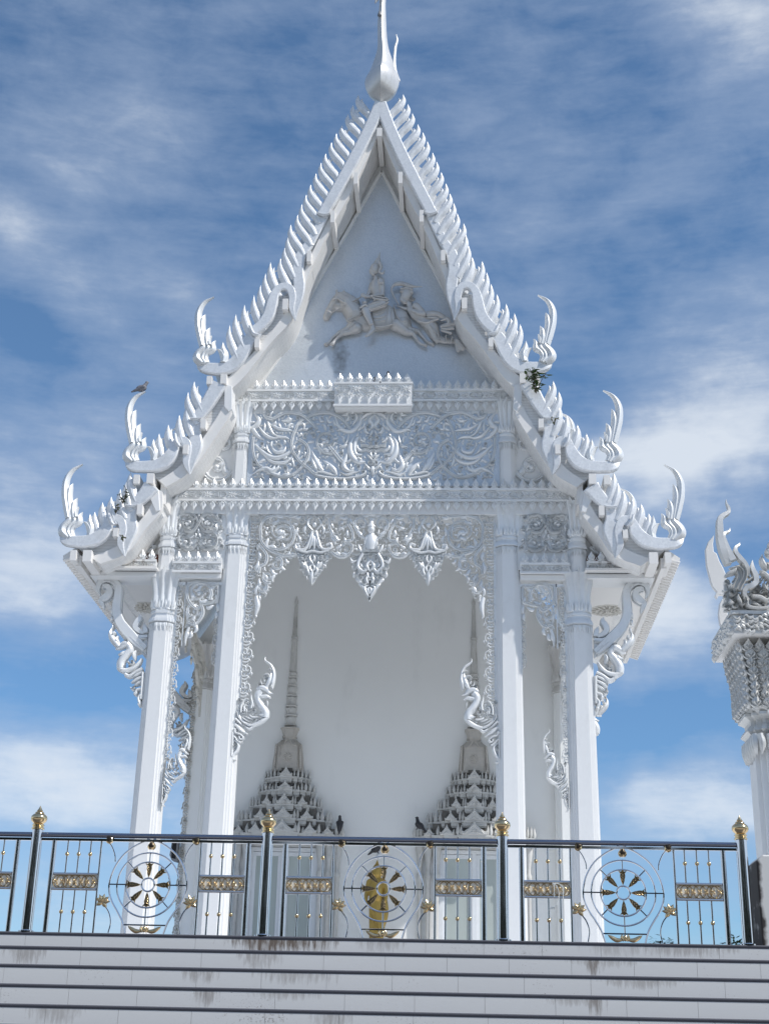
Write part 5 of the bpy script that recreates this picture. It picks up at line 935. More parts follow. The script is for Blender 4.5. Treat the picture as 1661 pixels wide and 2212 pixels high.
ends = [c2.p(262, 862), c4.p(690, 700), c4.p(215, 1262)]
# one fin: base at the origin, tip up and outwards
def fin_mesh(lean, L, w=.095):
    mb = MB(); mb.blade([(.08, -.16), (0, .0), (-lean*.62, L*.34), (-lean*1.02, L*.68), (-lean, L)], [w*.8, w, w*1.05, w*.66, .002], 0, .06, 'd', n=18)
    mb.blade([(.05+.05, -.10), (.06-lean*.5, L*.34), (.05-lean*.9, L*.66), (.06-lean*.85, L*.84)], [w*.4, w*.45, w*.4, .002], .015, .035, 'd', n=10); return mb
FM = {}
def fins(base, n, s, parent, lean0, lean1, L0, L1, skip=0):
    C = cr(base, 200); d = np.r_[0, np.cumsum(np.linalg.norm(np.diff(C, axis=0), axis=1))]; tips = []
    for i in range(n):
        t = (i+.5)/n*d[-1]; j = int(np.searchsorted(d, t)); x, z = C[min(j, 199)]; u = i/max(1, n-1); key = (round((lean0+(lean1-lean0)*u)*12), round((L0+(L1-L0)*u)*20), s)
        le, L = key[0]/12, key[1]/20; tips.append((s*-1*(x-le*.55) if s > 0 else x-le*.55, YR+.02, z+L*.66))
        if s > 0: org = (-x, YR, z)
        else: org = (x, YR, z)
        if key in FM:
            c = FM[key].copy(); COL.objects.link(c); c.parent = parent; c.location = tuple(np.array(org)-wl(parent)); WL[c.name] = np.array(org, float)
        else:
            m = fin_mesh(le, L); m = m.mirror() if s > 0 else m
            FM[key] = obj('fin', m.shift(*org), 'mosaic', parent, org, sharp=25)
    return tips
E1 = fix(c1([(760, 905), (655, 1105), (475, 1440), (315, 1780), (228, 2000), (110, 2190)]))[:5]+c2([(955, 60), (915, 180), (890, 262), (815, 300), (725, 500), (660, 590), (560, 690), (480, 830)])
E2 = c4([(1215, 250), (1150, 360), (1080, 500), (930, 615), (880, 690)])
E3 = c4([(705, 905), (630, 1050), (505, 1130), (450, 1180), (400, 1230)])
for s in (-1, 1):
    for i, (B_, E_, n, lean, L) in enumerate(((B1, E1, 24, (.29, .15), (.55, .72)), (B2, E2, 6, (.13, .11), (.60, .50)), (B3, E3, 6, (.10, .09), (.52, .42)))):
        mb = MB()
        for P_, w_, sec, y, h, n_ in B_: mb.blade(P_, w_, y, h, sec, n=n_)
        org = (-s*ends[i][0], YR, ends[i][1])
        bo = obj('bargeboard', mb if s < 0 else mb.mirror(), 'mosaic', tp, org, sharp=30)
        tips = fins(E_, n, s, bo, lean[0], lean[1], L[0], L[1])
        obj('fin_rail', MB().tube([(x, YR+.02, z) for x, _, z in tips], .02, 6, smooth=4*n), 'white', bo)
        fm_ = finm.shift(ends[i][0], YR, ends[i][1]); obj('naga_finial', fm_ if s < 0 else fm_.mirror(), 'silver', bo, sharp=35)
# rear row of small finials seen behind the right ones (second gable of the same porch)
for s, i, dx, dz in ((1, 1, -.85, .25), (1, 2, -.80, .18)):
    fm_ = finm.mapped(lambda x, y, z: (x*.8, y, z*.8)).shift(ends[i][0], YR, ends[i][1]).mirror().shift(dx, .9, dz)
    obj('rear_finial', fm_, 'silver', tp, (-ends[i][0]+dx, YR+.9, ends[i][1]+dz), sharp=35)
# purlin ends under the roof edge
PUR = [(823, 276, .16, .22), (769, 372, .13, .30), (719, 455, .13, .30), (668, 542, .13, .26), (617, 645, .16, .26), (556, 730, .14, .22), (453, 812, .15, .18), (484, 808, .18, .22), (440, 905, .15, .20), (402, 960, .15, .20), (296, 1025, .16, .2), (326, 1022, .20, .22), (303, 1090, .15, .2), (251, 1140, .14, .18), (160, 1188, .17, .22), (190, 1188, .24, .24)]
for (px, py, w, h) in PUR:
    x, z = at(px, py, -1.14)
    for s in ((-1, 1) if abs(x) > .15 else (1,)):
        cx = -s*x if abs(x) > .15 else 0.0
        obj('purlin', MB().box(cx-w*.36, cx+w*.36, -1.14, .02 if px > 500 else -.3, z-h, z), 'soffit', tp, (cx, -1.1, z), sharp=0)
# ---- apex finial: a long-necked bird form
C1 = lambda x, y: at((700+x/3.322)*S0, (y/3.322)*S0, -1.1)
ap = MB(); pr = [(845, 838, 6), (850, 815, 50), (853, 770, 108), (856, 700, 138), (862, 640, 134), (866, 580, 104), (868, 500, 76), (866, 400, 46), (860, 300, 38), (857, 200, 36), (859, 100, 30), (862, 40, 26), (866, -40, 26), (868, -130, 24), (862, -220, 20), (850, -300, 10), (846, -330, 2)]
pz = cr([(*C1(x, y), w*c1.m) for x, y, w in pr], 70); rings = []; xm0 = C1(845, 838)[0]
v = []; nn = 28
for x, z, w in pz:
    for k in range(nn):
        a = 2*PI*k/nn; rx, ry = w*math.cos(a), w*1.15*math.sin(a)
        if math.sin(a) < 0: ry = -1.18*w*(1-abs(math.cos(a))**1.25)
        v.append((x-xm0+rx, -1.1+ry, z))
f = [tuple(range(nn-1, -1, -1)), tuple(range((len(pz)-1)*nn, len(pz)*nn))]+[(i*nn+k, i*nn+(k+1) % nn, (i+1)*nn+(k+1) % nn, (i+1)*nn+k) for i in range(len(pz)-1) for k in range(nn)]
ap.add(v, f)
zb_ = C1(845, 20); bk = [C1(862, -90), C1(835, -40), C1(815, -5), C1(803, 28)]
ap.blade([(x-xm0, z) for x, z in bk], [26*c1.m, 24*c1.m, 18*c1.m, 4*c1.m], -1.12, .10, 'o', n=12)
af = obj('apex_finial', ap, 'relief', tp, (0, -1.1, pz[0][1]), sharp=28)
tl = [C1(985, 640), C1(963, 540), C1(960, 440), C1(968, 350), C1(982, 300), C1(974, 252)]
obj('tail_plume', MB().blade([(x-xm0, z) for x, z in tl], [24*c1.m, 14*c1.m, 12*c1.m, 12*c1.m, 10*c1.m, 4*c1.m], -.95, .06, 'd', n=24), 'silver', af)
# ---- eaves: horizontal soffit, edge board and ribbed tile ends
xe, ze = D(1416, 1249, -.5)
for s in (-1, 1):
    sf = obj('eave_soffit', MB().box(*sorted((s*4.35, s*5.80)), -.50, 5.9, z3b+.0-.0, z3b+.05), 'soffit', tp, (s*5.1, 2.7, z3b), sharp=0)
    x, z = at(1440, 1225, -1.0)
    bx = MB().box(*sorted((s*5.802, s*5.90)), -.9, 5.95, z3b-.10, z3b+.12); obj('edge_board', bx, 'soffit', tp, (s*5.85, 2.5, z3b), sharp=0)
    tb = MB()
    tb.prism([(s*5.90, z3b+.10), (s*6.16, z3b+.02), (s*6.18, z3b+.10), (s*5.90, z3b+.30)], -.95, 5.95)
    n = 44
    for i in range(n):
        y = -.92+6.85*i/(n-1); tb.tube([(s*5.93, y, z3b+.085), (s*6.17, y, z3b+.012)], .035, 8)
    obj('tile_edge', tb, 'soffit', tp, (s*6.05, 2.5, z3b))
    # lotus rosette on the soffit
    mx_, mz_ = 0, 0
    for Yc in (2.1,):
        rx = at(1313, 1322, Yc)[0]; ros = MB()
        for R, n_, dz, ln in ((.20, 16, .0, .16), (.13, 14, -.03, .11), (.07, 10, -.055, .07)):
            for k in range(n_):
                a = 2*PI*k/n_; c_ = (s*rx+R*math.cos(a), Yc+R*math.sin(a)); t_ = np.array([math.cos(a), math.sin(a)])
                ros.tube([(c_[0], c_[1], z3b-.005+dz), (c_[0]+t_[0]*ln*.5, c_[1]+t_[1]*ln*.5, z3b-.02+dz), (c_[0]+t_[0]*ln, c_[1]+t_[1]*ln, z3b-.006+dz)], [R*.17, R*.22, .006], 6)
        ros.lathe([(.01, -.09), (.09, -.06), (.2, -.02), (.26, .0)], (s*rx, Yc, z3b), 24)
        ro = obj('soffit_rosette', ros, 'dirtywhite', tp, (s*rx, Yc, z3b))
        obj('grime_ring', MB().lathe([(.20, -.004), (.42, -.002), (.42, -.001)], (s*rx, Yc, z3b), 32), MT['grime'] if 'grime' in MT else 'dirtywhite', ro)
# ---- back wall with its corner pilasters
YW = 5.5
zwt = 15.3
obj('back_wall', MB().prism([(-4.57, ZFL), (4.57, ZFL), (4.57, 11.3), (3.5, 13.0), (2.8, 15.0), (1.2, 17.0), (-1.2, 17.0), (-2.8, 15.0), (-3.5, 13.0), (-4.57, 11.3)], YW, YW+.4), 'wall', tp, (0, YW, ZFL), sharp=0)
obj('hall_body', MB().box(-4.2, 4.2, YW+.401, 19, ZFL, 11.0), 'wall', tp, (0, 12, ZFL), sharp=0)
for s in (-1, 1):
    mb = MB(); loft(mb, [(redent(.27, s*4.30, YW-.14), ZFL), (redent(.25, s*4.30, YW-.14), zo_b)])
    pl = obj('pilaster', mb, 'wall', tp, (s*4.3, YW-.14, ZFL), sharp=25)
    obj('pilaster_capital', capital(s*4.30, YW-.14, zo_t, zo_b, .26), 'relief', pl, sharp=30)
    if s < 0:
        f_ = strip_unit(.16, .34, YW-.42, .06); mb = MB()
        for i in range(19): mb.merge(f_.shift(0, 0, ZFL+1.2+i*.345))
        obj('pilaster_flowers', mb.mirror().shift(-4.40), 'dirtywhite', pl, sharp=50)
# ---- doors under spired pediments
k14 = K(560, 1780, 5.19, 5.0); k8b = K(520, 1450, 3.159, 5.25)
axx = k14.p(772, 1400)[0]
zz = lambda y: k14.p(800, y)[1]
def pediment(s):
    cx = s*abs(axx); root = None; parts = []
    m = k14.m
    stone = MB(); dark = MB(); carve = MB()
    def steps(hw, f): return [(0, .27, f), (.27, .5, f+.07), (.5, .70, f+.14), (.70, .86, f+.24), (.86, 1.0, f+.34)]
    T = [(690, 825, 900, 300, 5.06), (880, 1003, 1085, 365, 5.0), (1040, 1200, 1282, 455, 4.94), (1225, 1390, 1472, 590, 4.87), (1400, 1582, 1672, 755, 4.80)]
    zbot = None
    for ti, (yt, yb, yc, hwp, f) in enumerate(T):
        hw = hwp*m; za, zb_, zc_ = zz(yt), zz(yb), zz(yc); hrow = za-zb_; nxt = zz(T[ti+1][0]+30) if ti < 4 else zc_-.1
        for (u0, u1, y) in steps(hw, f):
            for g in ((1, -1) if u0 > 0 else (0,)):
                xs = sorted((cx+g*u0*hw, cx+g*u1*hw)) if g else [cx-u1*hw, cx+u1*hw]
                stone.box(xs[0]+.006, xs[1]-.006, y, YW, zc_+.03, zb_); stone.box(xs[0]-.008, xs[1]+.008, y-.025, YW, zb_-.035, zb_+.012); stone.box(xs[0]+.02, xs[1]-.02, y+.03, YW, zc_, zc_+.04)
                stone.box(xs[0]+.03, xs[1]-.03, y+.12, YW, zc_-.0-(zb_-zc_)*.2, zc_)
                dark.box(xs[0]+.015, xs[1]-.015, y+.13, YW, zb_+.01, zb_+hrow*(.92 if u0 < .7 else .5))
        def gable(x, w, h, y):
            stone.prism([(x-w*.5, zb_+.012), (x+w*.5, zb_+.012), (x+w*.54, zb_+h*.32), (x+w*.42, zb_+h*.26), (x+w*.22, zb_+h*.50), (x+w*.07, zb_+h*.76), (x, zb_+h), (x-w*.07, zb_+h*.76), (x-w*.22, zb_+h*.50), (x-w*.42, zb_+h*.26), (x-w*.54, zb_+h*.32)], y-.05, y+.10, .012)
            for q in (-1, 1): carve.blade([(x+q*w*.40, zb_+h*.10), (x+q*w*.2, zb_+h*.38), (x, zb_+h*.72)], .012, y-.05, .015, 'r', n=8)
            for a in range(5): carve.blade([(x, zb_+h*.2), (x+.10*w*math.cos(a*PI/4)*1.6, zb_+h*.2+.1*w*math.sin(a*PI/4)*1.6)], .014, y-.05, .014, 'r', n=5, prof='leaf')
        def ante(x, w, h, y): stone.blade([(x, zb_+.01), (x-.0, zb_+h*.3), (x, zb_+h*.62), (x+w*.12, zb_+h)], [w*.30, w*.5, w*.34, .002], y+.02, .05, 'd', n=10)
        gable(cx, .50*hw if ti < 2 else .40*hw, hrow*1.05, f)
        for g in (-1, 1):
            if ti == 0: pos = [(.34, .8, .10), (.5, .85, .12), (.66, .85, .12), (.8, .85, .12), (.95, .85, .12)]
            elif ti == 1: pos = [(.33, .9, .10), (.45, .6, .09), (.56, .9, .11), (.70, .9, .12), (.83, .9, .12), (.96, .85, .12)]
            else: pos = [(.24, .75, .07), (.30, .85, .08), (.72, .8, .09), (.82, .85, .10), (.92, .85, .10), (.99, .8, .09)] if ti < 4 else [(.22, .75, .06), (.27, .85, .07), (.34, .5, .06), (.60, .75, .07), (.88, .85, .07), (.94, .85, .07), (.99, .8, .07)]
            for u, hh, w in pos:
                y = [q_[2] for q_ in steps(hw, f) if q_[0] <= u <= q_[1]][0]; ante(cx+g*u*hw, w*hw*1.0, hrow*hh, y)
            if ti >= 2: gable(cx+g*.50*hw if ti < 4 else cx+g*.455*hw, .25*hw if ti < 4 else .22*hw, hrow*.82, f+.08)
            if ti == 4: gable(cx+g*.745*hw, .17*hw, hrow*.72, f+.22)
        zbot = zc_
    stone.merge(carve); ped = obj('spire_pediment', stone, 'greystone', tp, (cx, 5.2, zbot), sharp=30)
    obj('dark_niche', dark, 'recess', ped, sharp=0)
    # bell-shaped tower and cup
    body = MB(); zr_ = [(735, 205, .30), (560, 190, .30), (420, 172, .29), (372, 165, .27), (340, 120, .22), (315, 100, .20)]
    rings = []
    for y, hw, dep in zr_:
        h = hw*m; rings.append(([(cx-h, YW), (cx-h, YW-dep*.6), (cx-h*.72, YW-dep*.62), (cx-h*.70, YW-dep), (cx+h*.70, YW-dep), (cx+h*.72, YW-dep*.62), (cx+h, YW-dep*.6), (cx+h, YW)], zz(y)))
    loft(body, rings)
    for g in (-1, 1):
        for i in range(14):
            y = 400+i*24; body.ball((cx+g*(172+y*.04)*m*.84, YW-.27, zz(y)), .030, 6, 4)
        body.blade([(cx+g*135*m, zz(730)), (cx+g*118*m, zz(400))], .012, YW-.295, .02, 'r', n=4)
        body.blade([(cx+g*20*m, zz(330)), (cx+g*70*m, zz(400)), (cx+g*118*m, zz(395))], .012, YW-.29, .02, 'r', n=6)
    for a in range(10): body.blade([(cx, zz(560)), (cx+.06*math.cos(a*PI/5), zz(560)+.07*math.sin(a*PI/5)), (cx+.12*math.cos(a*PI/5+.3), zz(560)+.13*math.sin(a*PI/5+.3))], .018, YW-.295, .025, 'r', n=7, prof='leaf')
    for (y0, y1, h0, h1, dep) in ((315, 285, 80, 80, .20), (285, 265, 92, 92, .22), (265, 175, 82, 112, .22), (175, 158, 118, 118, .25)):
        loft(body, [([(cx-h*m, YW), (cx-h*m, YW-dep*.6), (cx-h*m*.6, YW-dep), (cx+h*m*.6, YW-dep), (cx+h*m, YW-dep*.6), (cx+h*m, YW)], zz(y)) for y, h in ((y0, h0), (y1, h1))])
    obj('bell_tower', body, 'agedstone', ped, sharp=30)
    # ringed spire
    z8 = lambda y: k8b.p(700, y)[1]; m8 = k8b.m; pr = []
    for y0, y1, r in ((1135, 1075, 44), (1060, 1000, 46), (985, 915, 43), (900, 835, 40), (820, 770, 36), (755, 715, 33)):
        pr += [(r*1.06*m8, z8(y0)), (r*1.10*m8, z8(y0-8)), (r*.82*m8, z8(y0-16)), (r*.84*m8, z8((y0+y1)/2)), (r*.98*m8, z8(y1+8)), (r*1.0*m8, z8(y1)), (r*.66*m8, z8(y1-3)), (r*.66*m8, z8(y1-12))]
    for y, r in ((705, 28), (600, 26), (470, 22), (462, 25), (450, 25), (445, 21), (440, 25), (425, 25), (418, 19), (300, 16), (170, 11), (160, 14), (145, 14), (125, 7), (103, 1)): pr.append((r*m8, z8(y)))
    spm = MB().lathe(pr, (cx, YW-.02, 0), 20)
    obj('spire', spm, 'greystone', ped, sharp=40)
    # clustered half columns either side of the door
    hc = T[4][3]*m
    for g in (-1, 1):
        for u in (.62, .76, .90):
            x = cx+g*u*hc; y = YW-.02-.28*(1-u)*2
            hp = MB(); ztop = zbot-.02; hz = zz(2000)
            hp.lathe([(.055, ZFL-ZT), (.05, .4), (.05, ztop-ZT-.75), (.075, ztop-ZT-.70), (.075, ztop-ZT-.62), (.05, ztop-ZT-.58), (.05, ztop-ZT-.45), (.11, ztop-ZT-.03), (.11, ztop-ZT)], (x, y, ZT), 12)
            obj('half_column', hp, 'greystone', ped)
    return cx, hc, zbot
for s in (-1, 1):
    cx, hc, zbot = pediment(s)
    k4 = K(620, 1980, 2.517, 5.42)
    ztop = k4.p(300, 352)[1]; hwid = .80
    fr = MB()
    for (x0, x1, z0, z1) in ((-hwid, -hwid+.09, ZFL, ztop), (hwid-.09, hwid, ZFL, ztop), (-hwid+.09, hwid-.09, ztop-.09, ztop), (-.05, .05, ZFL, ztop-.09)): fr.box(cx+x0, cx+x1, 5.36, YW, z0, z1)
    dr = obj('door', fr, 'alu', tp, (cx, 5.4, ZFL), sharp=0)
    fr2 = MB().box(cx-hwid-.22, cx-hwid-.03, 5.40, YW, ZFL, ztop+.16).box(cx+hwid+.03, cx+hwid+.22, 5.40, YW, ZFL, ztop+.16).box(cx-hwid-.03, cx+hwid+.03, 5.40, YW, ztop+.02, ztop+.16)
    obj('door_surround', fr2, 'white', dr, sharp=0)
    for g in (-1, 1):
        x0, x1 = sorted((cx+g*.052, cx+g*(hwid-.092))); lf = MB()
        for (a, b, z0, z1) in ((x0, x0+.075, ZFL+.02, ztop-.10), (x1-.075, x1, ZFL+.02, ztop-.10), (x0+.075, x1-.075, ztop-.19, ztop-.10), (x0+.075, x1-.075, ZFL+.02, ZFL+.15), (x0+.075, x1-.075, ZFL+1.25, ZFL+1.31)): lf.box(a, b, 5.39, 5.44, z0, z1)
        obj('door_leaf', lf, 'alu', dr, sharp=0); obj('pane', MB().box(x0+.075, x1-.075, 5.41, 5.42, ZFL+.15, ztop-.19), 'glass', dr, sharp=0)
# ================================================================== GOLDEN STATUE
kS = K(800, 2000, 5.537, 4.75)
P = lambda x, y: kS.p(x, y)
def limb(mb, pts, y=4.75, flat=.8):
    """pts: (x, y px, radius px, depth offset)"""
    Q = [(*P(a, b), r*kS.m, d) for a, b, r, d in pts]
    for (x0, z0, r0, d0), (x1, z1, r1, d1) in zip(Q, Q[1:]):
        mb.cone((x0, y+d0, z0), (x1, y+d1, z1), r0, r1, 12)
    return mb
xs0 = P(790, 1400)[0]
zs_top = P(790, 820)[1]; zf = ZFL+.55
gst = thing('golden_statue', 'golden standing robed statue with pointed headdress against the back wall, seen through the centre wheel', 'statue', (xs0, 4.75, ZFL))
bd = MB()
limb(bd, [(778, 1330, 95, 0), (770, 1230, 105, 0), (775, 1150, 90, 0)]); limb(bd, [(700, 1130, 45, 0), (780, 1110, 55, 0), (860, 1130, 45, 0)]); limb(bd, [(780, 1110, 48, -.02), (783, 1060, 42, -.03)])
limb(bd, [(783, 1030, 56, -.05), (783, 985, 62, -.04), (783, 950, 56, -.02)]); limb(bd, [(785, 930, 48, 0), (788, 900, 30, 0), (792, 860, 16, 0), (795, 822, 4, 0)])
limb(bd, [(682, 1135, 42, 0), (652, 1230, 32, .0), (640, 1330, 27, -.03), (636, 1400, 23, -.06)]); limb(bd, [(636, 1400, 22, -.06), (642, 1445, 16, -.07)])
limb(bd, [(876, 1135, 42, 0), (910, 1230, 32, -.02), (915, 1330, 27, -.06), (905, 1400, 23, -.08)])
limb(bd, [(748, 1330, 62, 0), (745, 1600, 54, 0), (742, 1850, 46, 0), (742, 2100, 40, 0)]); limb(bd, [(805, 1330, 60, 0), (808, 1600, 52, 0), (808, 1850, 46, 0), (808, 2100, 40, 0)])
limb(bd, [(740, 2100, 30, -.02), (735, 2130, 30, -.16)]); limb(bd, [(810, 2100, 30, -.02), (815, 2130, 30, -.16)])
for g in (-1, 1): limb(bd, [(783+g*60, 960, 10, -.02), (783+g*62, 1030, 12, -.01), (783+g*60, 1055, 8, -.01)])
limb(bd, [(783, 1010, 9, -.13), (783, 985, 6, -.12)]); limb(bd, [(765, 1040, 6, -.12), (800, 1040, 6, -.12)])
for g in (-1, 1): limb(bd, [(765 if g < 0 else 801, 978, 9, -.115), (758 if g < 0 else 808, 978, 7, -.105)])
for i in range(5): limb(bd, [(640+i*9, 1440, 6, -.07), (642+i*8, 1490-abs(i-2)*7, 4, -.08)])
obj('body', bd, 'statuegold', gst, (xs0, 4.75, zf), mods=(.012, 3))
rb = MB(); RB = [(1120, 92, 95), (1250, 96, 105), (1340, 88, 100), (1420, 98, 105), (1600, 98, 112), (1850, 94, 108), (2060, 98, 112)]
n_ = 40; rings = []
for y, hl, dd_ in RB:
    x, z = P(778, y); rings.append(([(x+hl*kS.m*math.cos(2*PI*k/n_)*(1+.03*math.sin(9*2*PI*k/n_)), 4.75+dd_*.55*kS.m*math.sin(2*PI*k/n_)*(1+.05*math.sin(7*2*PI*k/n_))) for k in range(n_)], z))
loft(rb, rings)
rb.merge(MB().blade([P(880, 1300), P(905, 1500), P(890, 1650), P(850, 1800), P(845, 2050)], [30*kS.m, 42*kS.m, 40*kS.m, 34*kS.m, 30*kS.m], 4.74, .08, 'd', n=20))
rb.merge(MB().blade([P(850, 1120), P(800, 1200), P(740, 1290), P(700, 1380)], 24*kS.m, 4.62, .03, 'r', n=12)); rb.merge(MB().blade([P(690, 1480), P(740, 1560), P(800, 1700), P(830, 1900)], 10*kS.m, 4.645, .02, 'r', n=14)); rb.merge(MB().blade([P(700, 1600), P(740, 1700), P(780, 1850)], 9*kS.m, 4.645, .02, 'r', n=12))
obj('robe', rb, 'statuegold', gst, (xs0, 4.75, zf), sharp=60)
zf2 = P(778, 2150)[1]
obj('pedestal', MB().lathe([(.55, .001), (.55, .12), (.46, .16), (.40, .3), (.40, max(.5, zf2-ZFL-.25)), (.48, max(.6, zf2-ZFL-.15)), (.50, zf2-ZFL-.05), (.40, zf2-ZFL)], (xs0, 4.75, ZFL), 24), 'white', gst)
# small white lamp above the statue
lx, lz = P(800, 770)
lm = MB().lathe([(.02, -.02), (.05, 0), (.07, .05), (.06, .10), (.02, .12)], (lx, 5.2, lz), 16); lm.tube([(lx, 5.2, lz+.1), (lx, 5.35, lz+.16), (lx, 5.5, lz+.16)], .018, 8); lm.tube([(lx-.12, 5.2, lz+.13), (lx+.14, 5.2, lz+.16)], .012, 8)
tag(obj('wall_lamp', lm, 'alu', None, (lx, 5.35, lz)), 'small white lamp on an arm fixed to the wall above the golden statue', 'lamp')
# ================================================================== BIRDS
def bird(label, loc, yaw, pitch, m='bird', size=1.0, group='pigeons perched on the temple'):
    mb = MB(); L = .15*size
    mb.ball((0, 0, 0), .075*size, 14, 10, (1.55, .92, 1)); mb.cone((.06*size, 0, .03*size), (.125*size, 0, .095*size), .05*size, .034*size); mb.ball((.135*size, 0, .112*size), .036*size, 12, 8)
    mb.cone((.165*size, 0, .108*size), (.192*size, 0, .098*size), .011*size, .003*size, 8)
    mb.cone((-.08*size, 0, -.01*size), (-.21*size, 0, -.045*size), .040*size, .018*size)
    for g in (-1, 1): mb.cone((.05*size, g*.055*size, .01*size), (-.15*size, g*.03*size, -.03*size), .034*size, .012*size); mb.cone((.01*size, g*.025*size, -.06*size), (.015*size, g*.025*size, -.125*size), .009*size, .007*size, 6)
    o = obj('pigeon', mb, m, None, (0, 0, 0), mods=(.008*size, 2)); o.location = loc; o.rotation_euler = (0, pitch, yaw); WL[o.name] = np.array(loc)
    tag(o, label, 'bird', group); return o
def bl(px, py, Y): x, z = at(px, py, Y); return (x, Y, z)
bird('grey and white pigeon perched on the tip of the curved left finial', bl(306, 839, YR), .15, -.25, 'birdgrey', 1.0)
bird('dark pigeon peeping over the leaf cresting of the boxed balcony, at right', bl(838, 818, -.45), -1.2, -.9, size=.85)
bird('dark pigeon half hidden behind the leaf cresting of the boxed balcony, at left', bl(814, 824, -.45), 2.2, -.3, size=.8)
bird('black pigeon standing upright on the right corner of the left spire pediment', bl(734, 1781, 4.85), PI/2, -1.15)
bird('black pigeon leaning forward on the left corner of the right spire pediment', bl(906, 1783, 4.85), PI-.2, -.55)
bird('black pigeon perched on the lamp above the statue, tail hanging down', bl(812, 1834, 5.15), .1, -.45)
# wind bell hanging from the apex finial's beak
bx, bz = at((700+828/3.322)*S0, (100/3.322)*S0, -1.22)
wb = MB().lathe([(.050, -.11), (.052, -.10), (.044, -.05), (.036, -.01), (.012, .004)], (bx, -1.22, bz), 20); wb.tube([(bx, -1.22, bz), (bx, -1.22, bz+.42)], .005, 6); wb.ball((bx, -1.22, bz-.10), .046, 12, 6, (1, 1, .8)); wb.tube([(bx, -1.22, bz-.1), (bx, -1.22, bz-.19)], .008, 6)
tag(obj('wind_bell', wb, 'speaker', None, (bx, -1.22, bz)), 'small wind bell hanging by a cord from the apex finial', 'bell')
# grey loudspeaker on the left corner pilaster
k3 = K(0, 1980, 2.517, 5.0)
sx0, sz0 = k3.p(1098, 370); spk = MB().prism([(k3.p(a, b)) for a, b in ((1090, 300), (1125, 300), (1118, 440), (1085, 430), (1072, 400))], 4.9, 5.2, .02); spk.tube([(sx0, 5.05, sz0), (sx0-.05, 5.3, sz0)], .03, 8)
so = tag(obj('loudspeaker', spk, 'speaker', None, (sx0, 5.05, sz0), sharp=25), 'grey loudspeaker fixed to the left corner of the back wall behind the railing', 'loudspeaker')
obj('speaker_grille', MB().prism([k3.p(a, b) for a, b in ((1092, 315), (1118, 315), (1112, 425), (1085, 418))], 4.893, 4.901), 'black', so, sharp=0)
# ================================================================== PLANTS ON THE ROOF
def plant(label, loc, stems, n, L, spread, m='leaf', seed=1):
    rnd = random.Random(seed); t = thing('roof_weed', label, 'plant', loc, 'weeds rooted in the roof edges')
    sm, lv = MB(), MB(); loc = np.array(loc)
    for i in range(stems):
        d = np.array([rnd.uniform(-1, 1)*spread, -.12-rnd.random()*.12, 1.0 if i % 2 == 0 else .6]); tip = loc+d*L*rnd.uniform(.7, 1.1)
        mid = (loc+tip)/2+np.array([rnd.uniform(-.05, .05), -.05, .04]); C = cr3([loc, mid, tip], 12); sm.tube(C, .007, 5)
        for k in range(n):
            c = C[min(11, 2+int(rnd.random()*10))]; a = rnd.uniform(0, 2*PI); e = rnd.uniform(-.7, .4); ll = L*rnd.uniform(.16, .27); w = ll*.42
            u = np.array([math.cos(a)*math.cos(e), math.sin(a)*math.cos(e)*.8, math.sin(e)]); p = np.cross(u, [0, 0, 1]); p /= max(np.linalg.norm(p), .01); nn = np.cross(u, p)
            lv.add([c, c+u*ll*.4+p*w*.5+nn*.01, c+u*ll*.75+p*w*.35, c+u*ll, c+u*ll*.75-p*w*.35, c+u*ll*.4-p*w*.5+nn*.01, c+u*ll*.45-nn*.012], [(0, 1, 6), (1, 2, 6), (2, 3, 6), (3, 4, 6), (4, 5, 6), (5, 0, 6)])
    obj('stem', sm, 'bark', t, loc); obj('foliage', lv, m, t, loc, sharp=0); return t
plant('largest weed with broad leaves hanging from the right end of the top roof tier', bl(1157, 850, -1.22), 5, 13, .62, .45, seed=3)
plant('small green weed on the right lower bargeboard between fins', bl(1197, 918, -1.22), 3, 7, .2, .6, seed=4)
plant('dark weed growing beside the fins of the lowest left roof tier', bl(266, 1088, -1.15), 4, 9, .34, .4, 'leafdark', seed=5)
plant('spiky weed tuft just below the dark weed on the lowest left roof tier', bl(250, 1110, -1.22), 3, 9, .22, .7, 'leafdark', seed=6)
plant('tiny weed tuft on the tail tip of the lowest left bargeboard', bl(267, 1170, -1.2), 3, 7, .17, .6, seed=8)
# ================================================================== NEIGHBOURING GATE PAVILION (right edge)
YG = -10.0
k15, k16 = K(1740, 1230, 3.03, YG), K(1790, 1240, 6.91, YG)
xc = k15.p(655, 1000)[0]; xl, zct = k15.p(272, 925); _, zcb = k15.p(288, 1066)
hwc = xc-xl; yb_ = YG
for _ in range(60):                       # depth of the cornice from its rear corner
    yb_ += .03
    if at((1740+175/3.03)*S0, (1230+1288/3.03)*S0, yb_)[1] > zcb: break
dep = yb_-YG; ycg = YG+dep/2
gt = thing('gate_pavilion', 'ornate silver gate pavilion with naga crest, cut off by the right edge of the photo', 'pavilion', (xc, ycg, ZT))
co = MB().box(xl, 2*xc-xl, YG, YG+dep, zcb+.006, zct).box(xl-.03, 2*xc-xl+.03, YG-.03, YG+dep+.03, zct-.001, zct+.045)
obj('cornice', co, 'gatesilver', gt, (xc, ycg, zcb), sharp=0)
obj('soffit', MB().box(xl+.002, 2*xc-xl-.002, YG+.002, YG+dep-.002, zcb-.006, zcb+.006), 'soffit', gt, sharp=0)
rg = MB(); rnd = random.Random(5)
